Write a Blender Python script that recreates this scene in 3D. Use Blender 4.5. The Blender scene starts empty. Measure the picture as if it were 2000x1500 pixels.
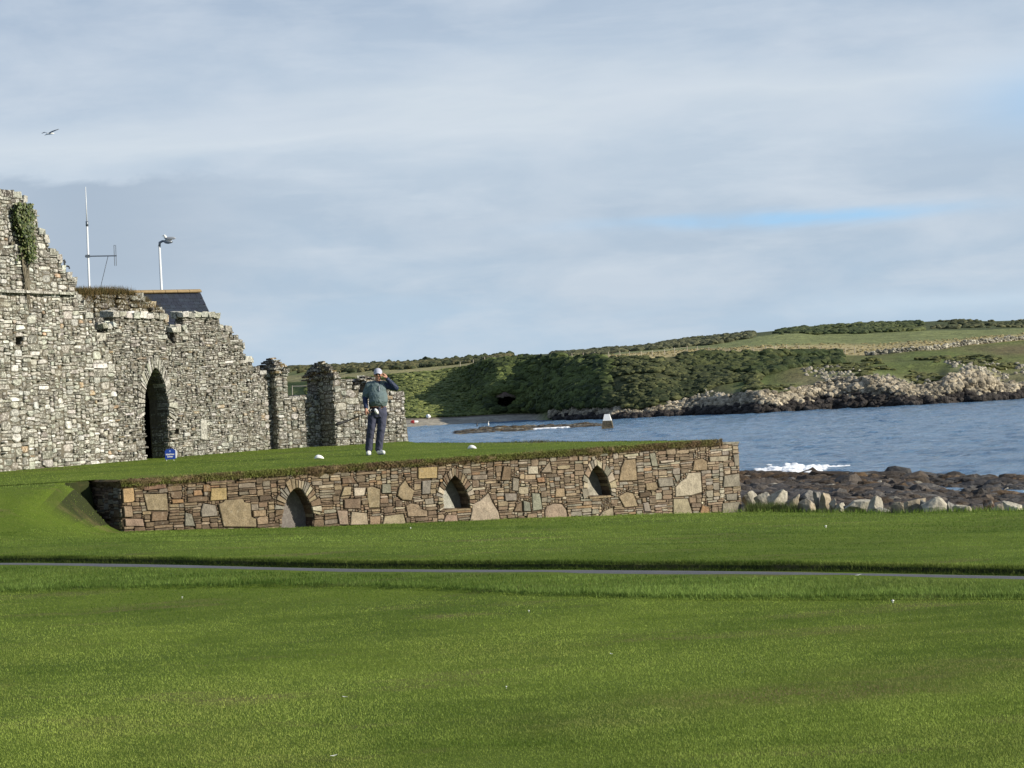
import bpy, bmesh, math, random
import numpy as np
from mathutils import Vector, Matrix
from mathutils.geometry import tessellate_polygon

# ------------------------------------------------------------------ camera, sky, sun
S = bpy.context.scene
COL = S.collection
F = 4331.0                                   # focal length in pixels of a 2000 px wide picture
ROLL = math.radians(-2.9)
PITCH = math.radians(0.33)
EYE = Vector((0, 0, 1.6))
cam = bpy.data.cameras.new('camera')
cam.sensor_width = 36.0
cam.lens = 36.0 * F / 2000.0
cam.clip_start = 0.5
cam.clip_end = 20000
camo = bpy.data.objects.new('camera', cam)
COL.objects.link(camo)
CR = (Matrix.Rotation(math.pi / 2 + PITCH, 3, 'X') @ Matrix.Rotation(ROLL, 3, 'Z'))
camo.matrix_world = Matrix.Translation(EYE) @ CR.to_4x4()
S.camera = camo

SUN_EL = math.radians(23)
SUN_TRAVEL = Vector((-0.952 * math.cos(SUN_EL), 0.306 * math.cos(SUN_EL), -math.sin(SUN_EL)))
SUN_ROT = math.atan2(0.952, -0.306)
sl = bpy.data.lights.new('sun', 'SUN')
sl.energy = 4.8
sl.angle = math.radians(0.6)
sl.color = (1.0, 0.93, 0.80)
so = bpy.data.objects.new('sun', sl)
so.rotation_euler = SUN_TRAVEL.to_track_quat('-Z', 'Y').to_euler()
COL.objects.link(so)

S.view_settings.view_transform = 'Standard'
S.view_settings.look = 'None'
EXPO = 0.45
S.view_settings.exposure = EXPO
S.view_settings.gamma = 1.0
S.view_settings.use_curve_mapping = False
S.cycles.max_bounces = 5
S.cycles.use_denoising = True

W = bpy.data.worlds.new('World')
S.world = W
W.use_nodes = True


class NT:
    """small helper to write node trees"""
    def __init__(s, nt):
        s.nt = nt
        nt.nodes.clear()

    def n(s, t, **kw):
        nd = s.nt.nodes.new(t)
        for k, v in kw.items():
            if k == 'inp':
                for a, b in v.items():
                    if isinstance(b, bpy.types.NodeSocket):
                        s.nt.links.new(b, nd.inputs[a])
                    else:
                        nd.inputs[a].default_value = b
            else:
                setattr(nd, k, v)
        return nd

    def math(s, op, a, b=0.0, c=0.0, clamp=False):
        nd = s.nt.nodes.new('ShaderNodeMath')
        nd.operation = op
        nd.use_clamp = clamp
        for i, v in enumerate((a, b, c)):
            if isinstance(v, bpy.types.NodeSocket):
                s.nt.links.new(v, nd.inputs[i])
            else:
                nd.inputs[i].default_value = v
        return nd.outputs[0]

    def mix(s, f, a, b, mode='MIX'):
        nd = s.nt.nodes.new('ShaderNodeMix')
        nd.data_type = 'RGBA'
        nd.blend_type = mode
        for k, v in ((0, f), (6, a), (7, b)):
            if isinstance(v, bpy.types.NodeSocket):
                s.nt.links.new(v, nd.inputs[k])
            else:
                nd.inputs[k].default_value = (v if k == 0 else (*v[:3], 1.0))
        return nd.outputs[2]

    def ramp(s, f, stops, interp='LINEAR'):
        nd = s.nt.nodes.new('ShaderNodeValToRGB')
        nd.color_ramp.interpolation = interp
        el = nd.color_ramp.elements
        while len(el) < len(stops):
            el.new(0.5)
        for e, (p, c) in zip(el, stops):
            e.position = p
            e.color = (*c, 1.0) if not isinstance(c, (int, float)) else (c, c, c, 1.0)
        s.nt.links.new(f, nd.inputs[0])
        return nd.outputs[0]

    def noise(s, vec, scale, detail=4.0, rough=0.55, dist=0.0):
        nd = s.n('ShaderNodeTexNoise')
        s.nt.links.new(vec, nd.inputs['Vector'])
        nd.inputs['Scale'].default_value = scale
        nd.inputs['Detail'].default_value = detail
        nd.inputs['Roughness'].default_value = rough
        nd.inputs['Distortion'].default_value = dist
        return nd.outputs[0]

    def mapping(s, vec, scale, loc=(0, 0, 0), rot=(0, 0, 0)):
        nd = s.n('ShaderNodeMapping')
        s.nt.links.new(vec, nd.inputs[0])
        nd.inputs['Scale'].default_value = scale
        nd.inputs['Location'].default_value = loc
        nd.inputs['Rotation'].default_value = rot
        return nd.outputs[0]


def srgb(r, g, b):
    f = lambda c: ((c / 255 + 0.055) / 1.055) ** 2.4 if c > 10 else c / 255 / 12.92
    return (f(r), f(g), f(b))


SKY_STRENGTH = 0.1
w = NT(W.node_tree)
tc = w.n('ShaderNodeTexCoord').outputs['Generated']
sky = w.n('ShaderNodeTexSky', sky_type='NISHITA', sun_disc=False, sun_elevation=SUN_EL, sun_rotation=SUN_ROT,
          air_density=1.0, dust_density=1.0, ozone_density=1.5)
sep = w.n('ShaderNodeSeparateXYZ')
W.node_tree.links.new(tc, sep.inputs[0])
ex, ey, ez = sep.outputs
big = w.noise(w.mapping(tc, (5, 5, 24), (3.1, 0.7, 1.3)), 1.0, 5, 0.5, 0.4)
fine = w.noise(w.mapping(tc, (10, 10, 62), (1.0, 2.0, 3.0), (0, math.radians(2), 0)), 1.0, 6, 0.6, 0.3)
lump = w.noise(w.mapping(tc, (13, 13, 34), (8.0, 2.0, 3.0)), 1.0, 6, 0.55, 0.2)
zz = w.math('ADD', ez, w.math('MULTIPLY', w.math('SUBTRACT', big, 0.5), 0.085))
zz = w.math('ADD', zz, w.math('MULTIPLY', w.math('SUBTRACT', fine, 0.5), 0.030))
zz = w.math('MULTIPLY', zz, 4.0, clamp=True)
k = 1.10 / 2 ** EXPO / SKY_STRENGTH
def sk(r, g, b):
    c = srgb(r, g, b)
    return tuple(v * k * 0.1 for v in c)        # ramp colours are multiplied by 10 below (a ramp clips nothing but stays readable)
cl = w.ramp(zz, [(0.0, srgb(178, 199, 218)), (0.10, srgb(174, 196, 217)), (0.20, srgb(171, 190, 210)), (0.32, srgb(174, 190, 208)),
                 (0.42, srgb(186, 200, 215)), (0.50, srgb(202, 212, 222)), (0.60, srgb(180, 195, 212)), (0.74, srgb(163, 180, 201)),
                 (0.88, srgb(164, 180, 198)), (1.0, srgb(96, 124, 165))])
# large soft lighter patches and a darker bank of cloud on the left
cl = w.mix(w.ramp(lump, [(0.42, 0.0), (0.66, 0.55)]), cl, srgb(203, 212, 223))
cl = w.mix(w.ramp(fine, [(0.50, 0.0), (0.72, 0.38)]), cl, srgb(208, 217, 227))
def gauss(v, c, s_):
    d = w.math('DIVIDE', w.math('SUBTRACT', v, c), s_)
    return w.math('POWER', 2.718, w.math('MULTIPLY', w.math('MULTIPLY', d, d), -1.0))
zt = w.math('ADD', ez, w.math('MULTIPLY', w.math('SUBTRACT', lump, 0.5), 0.035))
bank = w.math('MULTIPLY', gauss(ex, -0.185, 0.062), w.ramp(w.math('MULTIPLY', zt, 5.0), [(0.18, 0.0), (0.34, 0.9), (0.515, 0.95), (0.535, 0.0)]))
cl = w.mix(bank, cl, srgb(163, 178, 196))
# gap of blue sky on the right
zb = w.math('SUBTRACT', ez, w.math('MULTIPLY', ex, 0.0))
zb = w.math('ADD', zb, w.math('MULTIPLY', w.math('SUBTRACT', fine, 0.5), 0.013))
gap = w.math('MULTIPLY', gauss(zb, 0.0735, 0.0034), gauss(ex, 0.125, 0.065))
gap = w.math('MULTIPLY', gap, w.ramp(lump, [(0.35, 0.35), (0.6, 1.0)]))
cl = w.mix(w.math('MULTIPLY', gap, 1.0, clamp=True), cl, srgb(150, 200, 240))
gap2 = w.math('MULTIPLY', gauss(ez, 0.118, 0.016), gauss(ex, 0.25, 0.045))
cl = w.mix(w.math('MULTIPLY', gap2, 0.75), cl, srgb(160, 196, 230))
gap3 = w.math('MULTIPLY', gauss(zb, 0.031, 0.004), gauss(ex, 0.2, 0.07))
cl = w.mix(w.math('MULTIPLY', gap3, 0.5), cl, srgb(196, 214, 230))
cl10 = w.n('ShaderNodeVectorMath', operation='SCALE')
W.node_tree.links.new(cl, cl10.inputs[0])
cl10.inputs['Scale'].default_value = k
mixed = w.mix(0.93, sky.outputs[0], cl10.outputs[0])
bg = w.n('ShaderNodeBackground', inp={'Color': mixed, 'Strength': SKY_STRENGTH})
wo = w.n('ShaderNodeOutputWorld', inp={'Surface': bg.outputs[0]})


# ------------------------------------------------------------------ picture <-> place
def ray(px, py):
    d = CR @ Vector(((px - 1000.0) / F, (750.0 - py) / F, -1.0))
    return d


def PD(px, py, D):
    """the point seen at pixel (px, py) that lies D metres ahead"""
    d = ray(px, py)
    return EYE + d * (D / d.y)


def PZ(px, py, z):
    d = ray(px, py)
    return EYE + d * ((z - EYE.z) / d.z)


SEA = -3.4
TEE = 0.60


class Frame:
    """an upright wall plane: u along it, v = height in metres, w towards the viewer"""
    def __init__(s, o, t):
        s.o = Vector((o[0], o[1], 0))
        s.t = Vector((t[0], t[1], 0)).normalized()
        s.n = Vector((s.t.y, -s.t.x, 0))

    def p(s, u, v, w=0.0):
        q = s.o + s.t * u + s.n * w
        return (q.x, q.y, v)

    def uv(s, px, py):
        d = ray(px, py)
        k_ = (s.o - EYE).dot(s.n) / d.dot(s.n)
        q = EYE + d * k_
        return ((q - s.o).dot(s.t), q.z)

    def off(s, w):
        f = Frame(s.o + s.n * w, s.t)
        return f


# ------------------------------------------------------------------ numpy noise
def _hash(ix, iy, iz, seed):
    h = (ix * 374761393 + iy * 668265263 + iz * 2147483647 + seed * 1274126177) & 0xFFFFFFFF
    h = ((h ^ (h >> 13)) * 1274126177) & 0xFFFFFFFF
    h = h ^ (h >> 16)
    return (h & 0xFFFFFF) / float(0xFFFFFF)


def vnoise(x, y, z=0.0, seed=0):
    x, y, z = np.broadcast_arrays(np.asarray(x, float), np.asarray(y, float), np.asarray(z, float))
    xi, yi, zi = np.floor(x).astype(np.int64), np.floor(y).astype(np.int64), np.floor(z).astype(np.int64)
    fx, fy, fz = x - xi, y - yi, z - zi
    fx, fy, fz = (q * q * (3 - 2 * q) for q in (fx, fy, fz))
    r = 0
    for a in (0, 1):
        for b in (0, 1):
            for c in (0, 1):
                wgt = (fx if a else 1 - fx) * (fy if b else 1 - fy) * (fz if c else 1 - fz)
                r = r + wgt * _hash(xi + a, yi + b, zi + c, seed)
    return r - 0.5


def fbm(x, y, z=0.0, oct=4, seed=0, ridged=False):
    r, a, f = 0, 1.0, 1.0
    for i in range(oct):
        v = vnoise(x * f, y * f, np.asarray(z) * f, seed + i * 17)
        if ridged:
            v = 0.5 - 2 * np.abs(v)
        r = r + a * v
        a *= 0.5
        f *= 2.03
    return r


def sst(a, b, x):
    t = np.clip((np.asarray(x, float) - a) / (b - a), 0, 1)
    return t * t * (3 - 2 * t)


# ------------------------------------------------------------------ objects
def tag(o, label=None, cat=None, group=None, kind=None):
    if label: o['label'] = label
    if cat: o['category'] = cat
    if group: o['group'] = group
    if kind: o['kind'] = kind
    return o


def empty(name, loc, label, cat, group=None):
    o = bpy.data.objects.new(name, None)
    o.location = loc
    o.empty_display_size = 0.1
    COL.objects.link(o)
    return tag(o, label, cat, group)


def link(name, me, mat, parent=None):
    o = bpy.data.objects.new(name, me)
    COL.objects.link(o)
    if mat is not None and not me.materials:
        me.materials.append(mat)
    if parent is not None:
        o.parent = parent
        # vertices are written in world coordinates: cancel the parent's location
        o.matrix_parent_inverse = parent.matrix_basis.inverted() if parent.parent is None else (parent.parent.matrix_basis).inverted()
        if parent.parent is not None:
            o.matrix_parent_inverse = Matrix.Identity(4)
    return o


class MB:
    """collects geometry with one colour per face"""
    def __init__(s):
        s.v, s.f, s.c = [], [], []

    def add(s, vs, fs, col=(0.3, 0.3, 0.3)):
        b = len(s.v)
        s.v.extend(vs)
        for f in fs:
            s.f.append(tuple(b + i for i in f))
            s.c.append(col)

    def box(s, p0, p1, col=(0.3, 0.3, 0.3), M=None):
        vs = [Vector((x, y, z)) for x in (p0[0], p1[0]) for y in (p0[1], p1[1]) for z in (p0[2], p1[2])]
        if M is not None:
            vs = [M @ q for q in vs]
        s.add([tuple(q) for q in vs], [(0, 1, 3, 2), (4, 6, 7, 5), (0, 4, 5, 1), (2, 3, 7, 6), (0, 2, 6, 4), (1, 5, 7, 3)], col)

    def tube(s, pts, radii, n=8, col=(0.3, 0.3, 0.3), sx=1.0):
        pts = [Vector(p) for p in pts]
        if isinstance(radii, (int, float)):
            radii = [radii] * len(pts)
        rings = []
        for i, p in enumerate(pts):
            d = (pts[min(i + 1, len(pts) - 1)] - pts[max(i - 1, 0)]).normalized()
            a = d.cross(Vector((0, 0, 1)) if abs(d.z) < 0.9 else Vector((0, 1, 0))).normalized()
            b = d.cross(a).normalized()
            rings.append([tuple(p + a * math.cos(t) * radii[i] * sx + b * math.sin(t) * radii[i])
                          for t in [2 * math.pi * k_ / n for k_ in range(n)]])
        vs = [q for r in rings for q in r]
        fs = []
        for i in range(len(pts) - 1):
            for j in range(n):
                fs.append((i * n + j, i * n + (j + 1) % n, (i + 1) * n + (j + 1) % n, (i + 1) * n + j))
        fs.append(tuple(range(n - 1, -1, -1)))
        fs.append(tuple((len(pts) - 1) * n + j for j in range(n)))
        s.add(vs, fs, col)

    def mesh(s, name, smooth=False):
        me = bpy.data.meshes.new(name)
        me.from_pydata(s.v, [], s.f)
        at = me.attributes.new('tint', 'FLOAT_COLOR', 'FACE')
        arr = np.ones((len(s.f), 4), np.float32)
        if s.c:
            arr[:, :3] = np.array(s.c, np.float32)
        at.data.foreach_set('color', arr.ravel())
        if smooth:
            me.polygons.foreach_set('use_smooth', np.ones(len(s.f), bool))
        me.update()
        return me

    def build(s, name, mat, parent=None, smooth=False):
        return link(name, s.mesh(name, smooth), mat, parent)


def np_mesh(name, V, Fc, cols=None, smooth=False, mat=None, parent=None):
    """V (n,3), Fc (m,k) all faces with k corners, cols (n,3) point colours"""
    me = bpy.data.meshes.new(name)
    V = np.asarray(V, np.float32); Fc = np.asarray(Fc, np.int32)
    me.vertices.add(len(V)); me.vertices.foreach_set('co', V.ravel())
    kk = Fc.shape[1]
    me.loops.add(Fc.size); me.loops.foreach_set('vertex_index', Fc.ravel())
    me.polygons.add(len(Fc))
    me.polygons.foreach_set('loop_start', np.arange(0, Fc.size, kk, dtype=np.int32))
    me.polygons.foreach_set('use_smooth', np.full(len(Fc), smooth, bool))
    me.update(calc_edges=True)
    if cols is not None:
        at = me.attributes.new('tint', 'FLOAT_COLOR', 'POINT')
        a = np.ones((len(V), 4), np.float32); a[:, :3] = cols
        at.data.foreach_set('color', a.ravel())
    return link(name, me, mat, parent)


def grid_faces(nr, nc):
    i = np.arange(nr - 1)[:, None] * nc + np.arange(nc - 1)[None, :]
    return np.stack([i, i + 1, i + nc + 1, i + nc], -1).reshape(-1, 4)


# ------------------------------------------------------------------ materials
def material(name, rough=0.9, spec=0.3):
    m = bpy.data.materials.new(name)
    m.use_nodes = True
    t = NT(m.node_tree)
    b = t.n('ShaderNodeBsdfPrincipled')
    b.inputs['Roughness'].default_value = rough
    b.inputs['Specular IOR Level'].default_value = spec
    o = t.n('ShaderNodeOutputMaterial')
    m.node_tree.links.new(b.outputs[0], o.inputs[0])
    t.b = b
    return m, t


def plain(name, col, rough=0.6, spec=0.4, var=0.15, scale=30.0, metal=0.0, bump=0.0):
    m, t = material(name, rough, spec)
    pos = t.n('ShaderNodeNewGeometry').outputs['Position']
    n_ = t.noise(pos, scale, 4)
    c = t.mix(n_, tuple(v * (1 - var) for v in col), tuple(min(v * (1 + var), 1) for v in col))
    m.node_tree.links.new(c, t.b.inputs['Base Color'])
    t.b.inputs['Metallic'].default_value = metal
    if bump:
        bp = t.n('ShaderNodeBump', inp={'Strength': bump, 'Distance': 0.02, 'Height': n_})
        m.node_tree.links.new(bp.outputs[0], t.b.inputs['Normal'])
    return m


def tinted(name, rough=0.9, s1=9.0, s2=60.0, lichen=0.0, lichcol=(0.6, 0.6, 0.53), dark=0.45, bump=0.5, dist=0.02, spec=0.2, streak=None,
           lscale=14.0, lth=(0.5, 0.62)):
    """colour attribute 'tint' broken up with grain, dark pits, pale lichen"""
    m, t = material(name, rough, spec)
    pos = t.n('ShaderNodeNewGeometry').outputs['Position']
    at = t.n('ShaderNodeAttribute', attribute_name='tint').outputs['Color']
    if streak:
        pos2 = t.mapping(pos, streak)
    else:
        pos2 = pos
    n1 = t.noise(pos2, s1, 5, 0.6)
    n2 = t.noise(pos2, s2, 4, 0.65)
    c = t.mix(1.0, at, t.ramp(n1, [(0.25, 1 - dark), (0.55, 1.0), (0.8, 1.35)]), 'MULTIPLY')
    c = t.mix(1.0, c, t.ramp(n2, [(0.3, 1 - dark), (0.5, 1.0), (0.75, 1.3)]), 'MULTIPLY')
    if lichen:
        l = t.noise(pos, lscale, 6, 0.65)
        f_ = t.math('MULTIPLY', t.ramp(l, [(lth[0], 0.0), (lth[1], 1.0)]), lichen)
        c = t.mix(f_, c, lichcol)
    m.node_tree.links.new(c, t.b.inputs['Base Color'])
    h = t.math('ADD', n1, t.math('MULTIPLY', n2, 0.5))
    bp = t.n('ShaderNodeBump', inp={'Strength': bump, 'Distance': dist, 'Height': h})
    m.node_tree.links.new(bp.outputs[0], t.b.inputs['Normal'])
    return m


M = {}
M['ruin'] = tinted('lichened_stone', 0.95, 9.0, 34.0, 0.62, (0.60, 0.585, 0.52), 0.66, 1.0, 0.03, lscale=17.0, lth=(0.53, 0.58))
M['wall'] = tinted('sandstone_rubble', 0.9, 7.0, 48.0, 0.22, (0.44, 0.39, 0.30), 0.40, 0.9, 0.02, lscale=16, lth=(0.56, 0.64))
M['mortar'] = plain('dark_joint', (0.075, 0.056, 0.038), 1.0, 0.1, 0.5, 18, bump=1.0)
M['ruincore'] = plain('weathered_mortar', (0.125, 0.112, 0.086), 1.0, 0.1, 0.6, 14, bump=1.0)
M['slab'] = tinted('grey_slab', 0.85, 5.0, 50.0, 0.15, (0.45, 0.43, 0.38), 0.18, 0.35, 0.01)
M['rock'] = tinted('shore_rock', 0.85, 1.6, 9.0, 0.0, dark=0.5, bump=0.9, dist=0.12, spec=0.35)
M['boulder'] = tinted('boulder_rock', 0.9, 2.2, 14.0, 0.35, (0.40, 0.37, 0.31), 0.4, 0.9, 0.06, lscale=5.0, lth=(0.48, 0.58))
M['farrock'] = tinted('headland_rock', 0.95, 0.35, 1.1, 0.0, dark=0.5, bump=1.0, dist=0.6)
M['land'] = tinted('headland_ground', 0.95, 0.25, 1.3, 0.0, dark=0.35, bump=1.0, dist=0.5)
M['leaf'] = tinted('scrub_foliage', 0.85, 0.9, 3.0, 0.0, dark=0.4, bump=0.5, dist=0.2, spec=0.2)
M['blade'] = tinted('grass_blade', 0.75, 3.0, 40.0, 0.0, dark=0.12, bump=0.0, spec=0.25)
_m = M['blade']; _t = _m.node_tree
_o = [q for q in _t.nodes if q.type == 'OUTPUT_MATERIAL'][0]; _b = [q for q in _t.nodes if q.type == 'BSDF_PRINCIPLED'][0]
_tr = _t.nodes.new('ShaderNodeBsdfTranslucent'); _mx = _t.nodes.new('ShaderNodeMixShader'); _mx.inputs[0].default_value = 0.35
_t.links.new(_b.inputs['Base Color'].links[0].from_socket, _tr.inputs[0])
_t.links.new(_b.outputs[0], _mx.inputs[1]); _t.links.new(_tr.outputs[0], _mx.inputs[2]); _t.links.new(_mx.outputs[0], _o.inputs[0])
M['ivy'] = tinted('ivy_leaf', 0.55, 20.0, 60.0, 0.0, dark=0.3, bump=0.0, spec=0.5)
M['slate'] = tinted('blue_slate', 0.6, 4.0, 25.0, 0.0, dark=0.3, bump=0.4, dist=0.01, spec=0.4)
M['ridge'] = plain('ochre_ridge_tile', (0.27, 0.195, 0.10), 0.85, 0.2, 0.4, 6)
M['white'] = plain('white_paint', (0.80, 0.80, 0.77), 0.5, 0.4, 0.06, 20)
M['post'] = plain('galvanised_white', (0.62, 0.64, 0.64), 0.45, 0.5, 0.08, 10)
M['metal'] = plain('grey_metal', (0.20, 0.22, 0.24), 0.4, 0.5, 0.1, 10, metal=0.6)
M['iron'] = plain('dark_iron', (0.05, 0.055, 0.06), 0.6, 0.4, 0.2, 10)
M['blue'] = plain('blue_sign', (0.012, 0.045, 0.27), 0.45, 0.4, 0.08, 10)
M['crest'] = plain('pale_blue_print', (0.30, 0.42, 0.72), 0.5)
M['dark'] = plain('timber_and_passage_dark', (0.02, 0.017, 0.014), 0.9, 0.1, 0.4, 8, bump=0.5)
M['render'] = plain('grey_render', (0.35, 0.34, 0.31), 0.9, 0.1, 0.15, 3)
M['feather'] = plain('white_feather', (0.75, 0.75, 0.70), 0.7)
M['gullgrey'] = plain('grey_plumage', (0.28, 0.30, 0.33), 0.7)
M['beak'] = plain('yellow_beak', (0.6, 0.4, 0.05), 0.5)
M['red'] = plain('faded_red_paint', (0.50, 0.05, 0.05), 0.5)


def dry(seed): return random.Random(seed)


# ------------------------------------------------------------------ stone laying
def pip(U, V, poly):
    inside = np.zeros(U.shape, bool)
    n_ = len(poly)
    j = n_ - 1
    for i in range(n_):
        xi, yi = poly[i]; xj, yj = poly[j]
        if yi != yj:
            c = ((yi > V) != (yj > V)) & (U < (xj - xi) * (V - yi) / (yj - yi) + xi)
            inside ^= c
        j = i
    return inside


def warp(u, v, seed, amp):
    a = vnoise(u * 1.7, v * 3.0, 0.0, seed) + 0.6 * vnoise(u * 5.0, v * 8.0, 3.0, seed)
    b = vnoise(u * 1.3, v * 2.2, 7.0, seed + 5) + 0.6 * vnoise(u * 4.0, v * 7.0, 9.0, seed + 5)
    return u + float(a) * amp, v + float(b) * amp


def stone_poly(mb_add, fr, poly, proud, e, col, rng, back=-0.06, tilt=0.006):
    """one stone: side walls, a bevel and a front face"""
    n_ = len(poly)
    cx = sum(p[0] for p in poly) / n_
    cy = sum(p[1] for p in poly) / n_
    size = max(0.02, min(max(p[0] for p in poly) - min(p[0] for p in poly), max(p[1] for p in poly) - min(p[1] for p in poly)))
    e = min(e, size * 0.22)
    tu, tv = rng.uniform(-tilt, tilt) / size, rng.uniform(-tilt, tilt) / size
    vs = []
    for (u, v) in poly:
        vs.append(fr.p(u, v, back))
    for (u, v) in poly:
        vs.append(fr.p(u, v, proud - e * 0.8 + (u - cx) * tu + (v - cy) * tv))
    for (u, v) in poly:
        L = math.hypot(u - cx, v - cy) + 1e-6
        s_ = max(0.3, (L - e) / L)
        vs.append(fr.p(cx + (u - cx) * s_, cy + (v - cy) * s_, proud + (u - cx) * tu + (v - cy) * tv + rng.uniform(-0.3, 0.3) * e))
    fs = []
    for i in range(n_):
        j = (i + 1) % n_
        fs.append((i, j, n_ + j, n_ + i))
        fs.append((n_ + i, n_ + j, 2 * n_ + j, 2 * n_ + i))
    fs.append(tuple(range(2 * n_, 3 * n_)))
    mb_add(vs, fs, col)


def rect_poly(u0, v0, u1, v1, gap, rng, roundness, seed, amp):
    g = gap * 0.5
    u0 += g; v0 += g; u1 -= g; v1 -= g
    if u1 - u0 < 0.012 or v1 - v0 < 0.010:
        return None
    w_, h_ = u1 - u0, v1 - v0
    pts = []
    corners = [(u0, v0, 1, 1), (u1, v0, -1, 1), (u1, v1, -1, -1), (u0, v1, 1, -1)]
    for i, (a, b, sa, sb) in enumerate(corners):
        c = roundness * rng.uniform(0.3, 1.3)
        ca, cb = min(w_ * 0.45, max(w_, h_) * 0.5) * c, h_ * 0.45 * c
        if rng.random() < 0.25 + 0.6 * roundness:
            p, q = (a + sa * ca, b), (a, b + sb * cb)
            if i in (0, 2):
                pts += [q, p]
            else:
                pts += [p, q]
        else:
            pts.append((a, b))
    jit = 0.05 * min(w_, h_)
    pts = [(p[0] + rng.uniform(-jit, jit), p[1] + rng.uniform(-jit, jit)) for p in pts]
    return [warp(p[0], p[1], seed, amp) for p in pts]


def pack(u0, v0, u1, v1, allowed, cu, cv, size_fn, rng):
    """fill the allowed cells with rectangles, course by course"""
    nu, nv = int((u1 - u0) / cu), int((v1 - v0) / cv)
    U, V = np.meshgrid(u0 + (np.arange(nu) + 0.5) * cu, v0 + (np.arange(nv) + 0.5) * cv)
    free = allowed(U, V)
    out = []
    for j in range(nv):
        i = 0
        row = free[j]
        while i < nu:
            if not row[i]:
                i += 1
                continue
            w_, h_ = size_fn(u0 + i * cu, v0 + j * cv)
            w_, h_ = max(2, int(w_ / cu)), max(2, int(h_ / cv))
            k_ = 1
            while i + k_ < nu and row[i + k_] and k_ < w_:
                k_ += 1
            # do not leave a sliver behind
            r = 0
            while i + k_ + r < nu and row[i + k_ + r] and r < 4:
                r += 1
            if r < 4:
                k_ += r
            if k_ < 3:
                free[j, i:i + k_] = False
                i += k_
                continue
            def tall(kk):
                q = 1
                hk = min(h_, max(3, int(kk * cu * 0.85 / cv)))
                while j + q < nv and q < hk and free[j + q, i:i + kk].all():
                    q += 1
                return q
            h_ = min(h_, max(3, int(k_ * cu * 0.85 / cv)))
            m_ = tall(k_)
            if m_ < 3:
                best = None
                for kk in range(k_ - 1, 2, -1):
                    mm = tall(kk)
                    if mm >= 3:
                        best = (kk, mm)
                        break
                if best is None:
                    free[j, i] = False
                    i += 1
                    continue
                k_, m_ = best
            free[j:j + m_, i:i + k_] = False
            out.append((u0 + i * cu, v0 + j * cv, u0 + (i + k_) * cu, v0 + (j + m_) * cv))
            i += k_
    return out


def emit(stones, mat, parent, keep, name, rest_name, fr_of=None):
    """stones: list of (size, fn(mb)). The largest become parts, the rest one part of kind 'stuff'"""
    stones.sort(key=lambda s: -s[0])
    for sz, fn in stones[:keep]:
        mb = MB(); fn(mb)
        if mb.v:
            # give every stone its own origin
            c = np.mean(np.array(mb.v), 0)
            mb.v = [tuple(np.array(q) - c) for q in mb.v]
            me = mb.mesh(name)
            me.materials.append(mat)
            o = bpy.data.objects.new(name, me)
            COL.objects.link(o)
            o.parent = parent
            o.location = Vector(c) - parent.location
    mb = MB()
    for sz, fn in stones[keep:]:
        fn(mb)
    if mb.v:
        o = mb.build(rest_name, mat, parent)
        o['kind'] = 'stuff'


def plate(mb, fr, outer, holes, w0, w1, hole_w, col=(0.1, 0.1, 0.1), through=()):
    """wall body with openings: front at w0, back at w1, opening backs at hole_w"""
    loops = [[Vector((p[0], p[1], 0)) for p in outer]] + [[Vector((p[0], p[1], 0)) for p in h] for h in holes]
    tris = tessellate_polygon(loops)
    flat = [p for l in [outer] + list(holes) for p in l]
    mb.add([fr.p(p[0], p[1], w0) for p in flat], [tuple(t) for t in tris], col)
    if through:
        mb.add([fr.p(p[0], p[1], w1) for p in flat], [tuple(t) for t in tris], col)
    else:
        mb.add([fr.p(p[0], p[1], w1) for p in outer], [tuple(range(len(outer)))], col)
    for li, l in enumerate([outer] + list(holes)):
        wb = w1 if (li == 0 or (li - 1) in through) else hole_w
        n_ = len(l)
        mb.add([fr.p(p[0], p[1], w0) for p in l] + [fr.p(p[0], p[1], wb) for p in l],
               [(i, (i + 1) % n_, n_ + (i + 1) % n_, n_ + i) for i in range(n_)], col)
        if li > 0 and (li - 1) not in through:
            mb.add([fr.p(p[0], p[1], hole_w) for p in l], [tuple(range(n_))], col)


def arch_stones(fr, pts, L, rng, colf, gap=0.012, n_per=None, proud=0.03, width=0.07):
    """stones standing on end round an opening; pts = the curve of its edge"""
    # resample
    P = [Vector((p[0], p[1])) for p in pts]
    seg = [0]
    for i in range(1, len(P)):
        seg.append(seg[-1] + (P[i] - P[i - 1]).length)
    def at(s_):
        s_ = max(0, min(seg[-1], s_))
        for i in range(1, len(P)):
            if seg[i] >= s_:
                t_ = (s_ - seg[i - 1]) / max(1e-6, seg[i] - seg[i - 1])
                return P[i - 1].lerp(P[i], t_)
        return P[-1]
    cx = sum(p.x for p in P) / len(P)
    vb = min(p.y for p in P)
    cen = Vector((cx, vb + (max(p.y for p in P) - vb) * 0.25))
    out = []
    s_ = 0
    while s_ < seg[-1] - width * 0.4:
        ws = width * rng.uniform(0.6, 1.5)
        a, b = at(s_ + gap / 2), at(min(seg[-1], s_ + ws) - gap / 2)
        d1 = (a - cen).normalized(); d2 = (b - cen).normalized()
        l1 = L * rng.uniform(0.75, 1.2)
        poly = [tuple(a), tuple(b), tuple(b + d2 * l1), tuple(a + d1 * l1)]
        out.append(poly)
        s_ += ws
    return out


def area(poly):
    return abs(sum(poly[i][0] * poly[(i + 1) % len(poly)][1] - poly[(i + 1) % len(poly)][0] * poly[i][1] for i in range(len(poly)))) / 2


def jitcol(c, rng, a=0.15, b=0.04):
    k_ = 1 + rng.uniform(-a, a)
    return tuple(max(0.01, v * k_ * (1 + rng.uniform(-b, b))) for v in c)

TEE = 0.56
WALLTOP = 0.46
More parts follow.
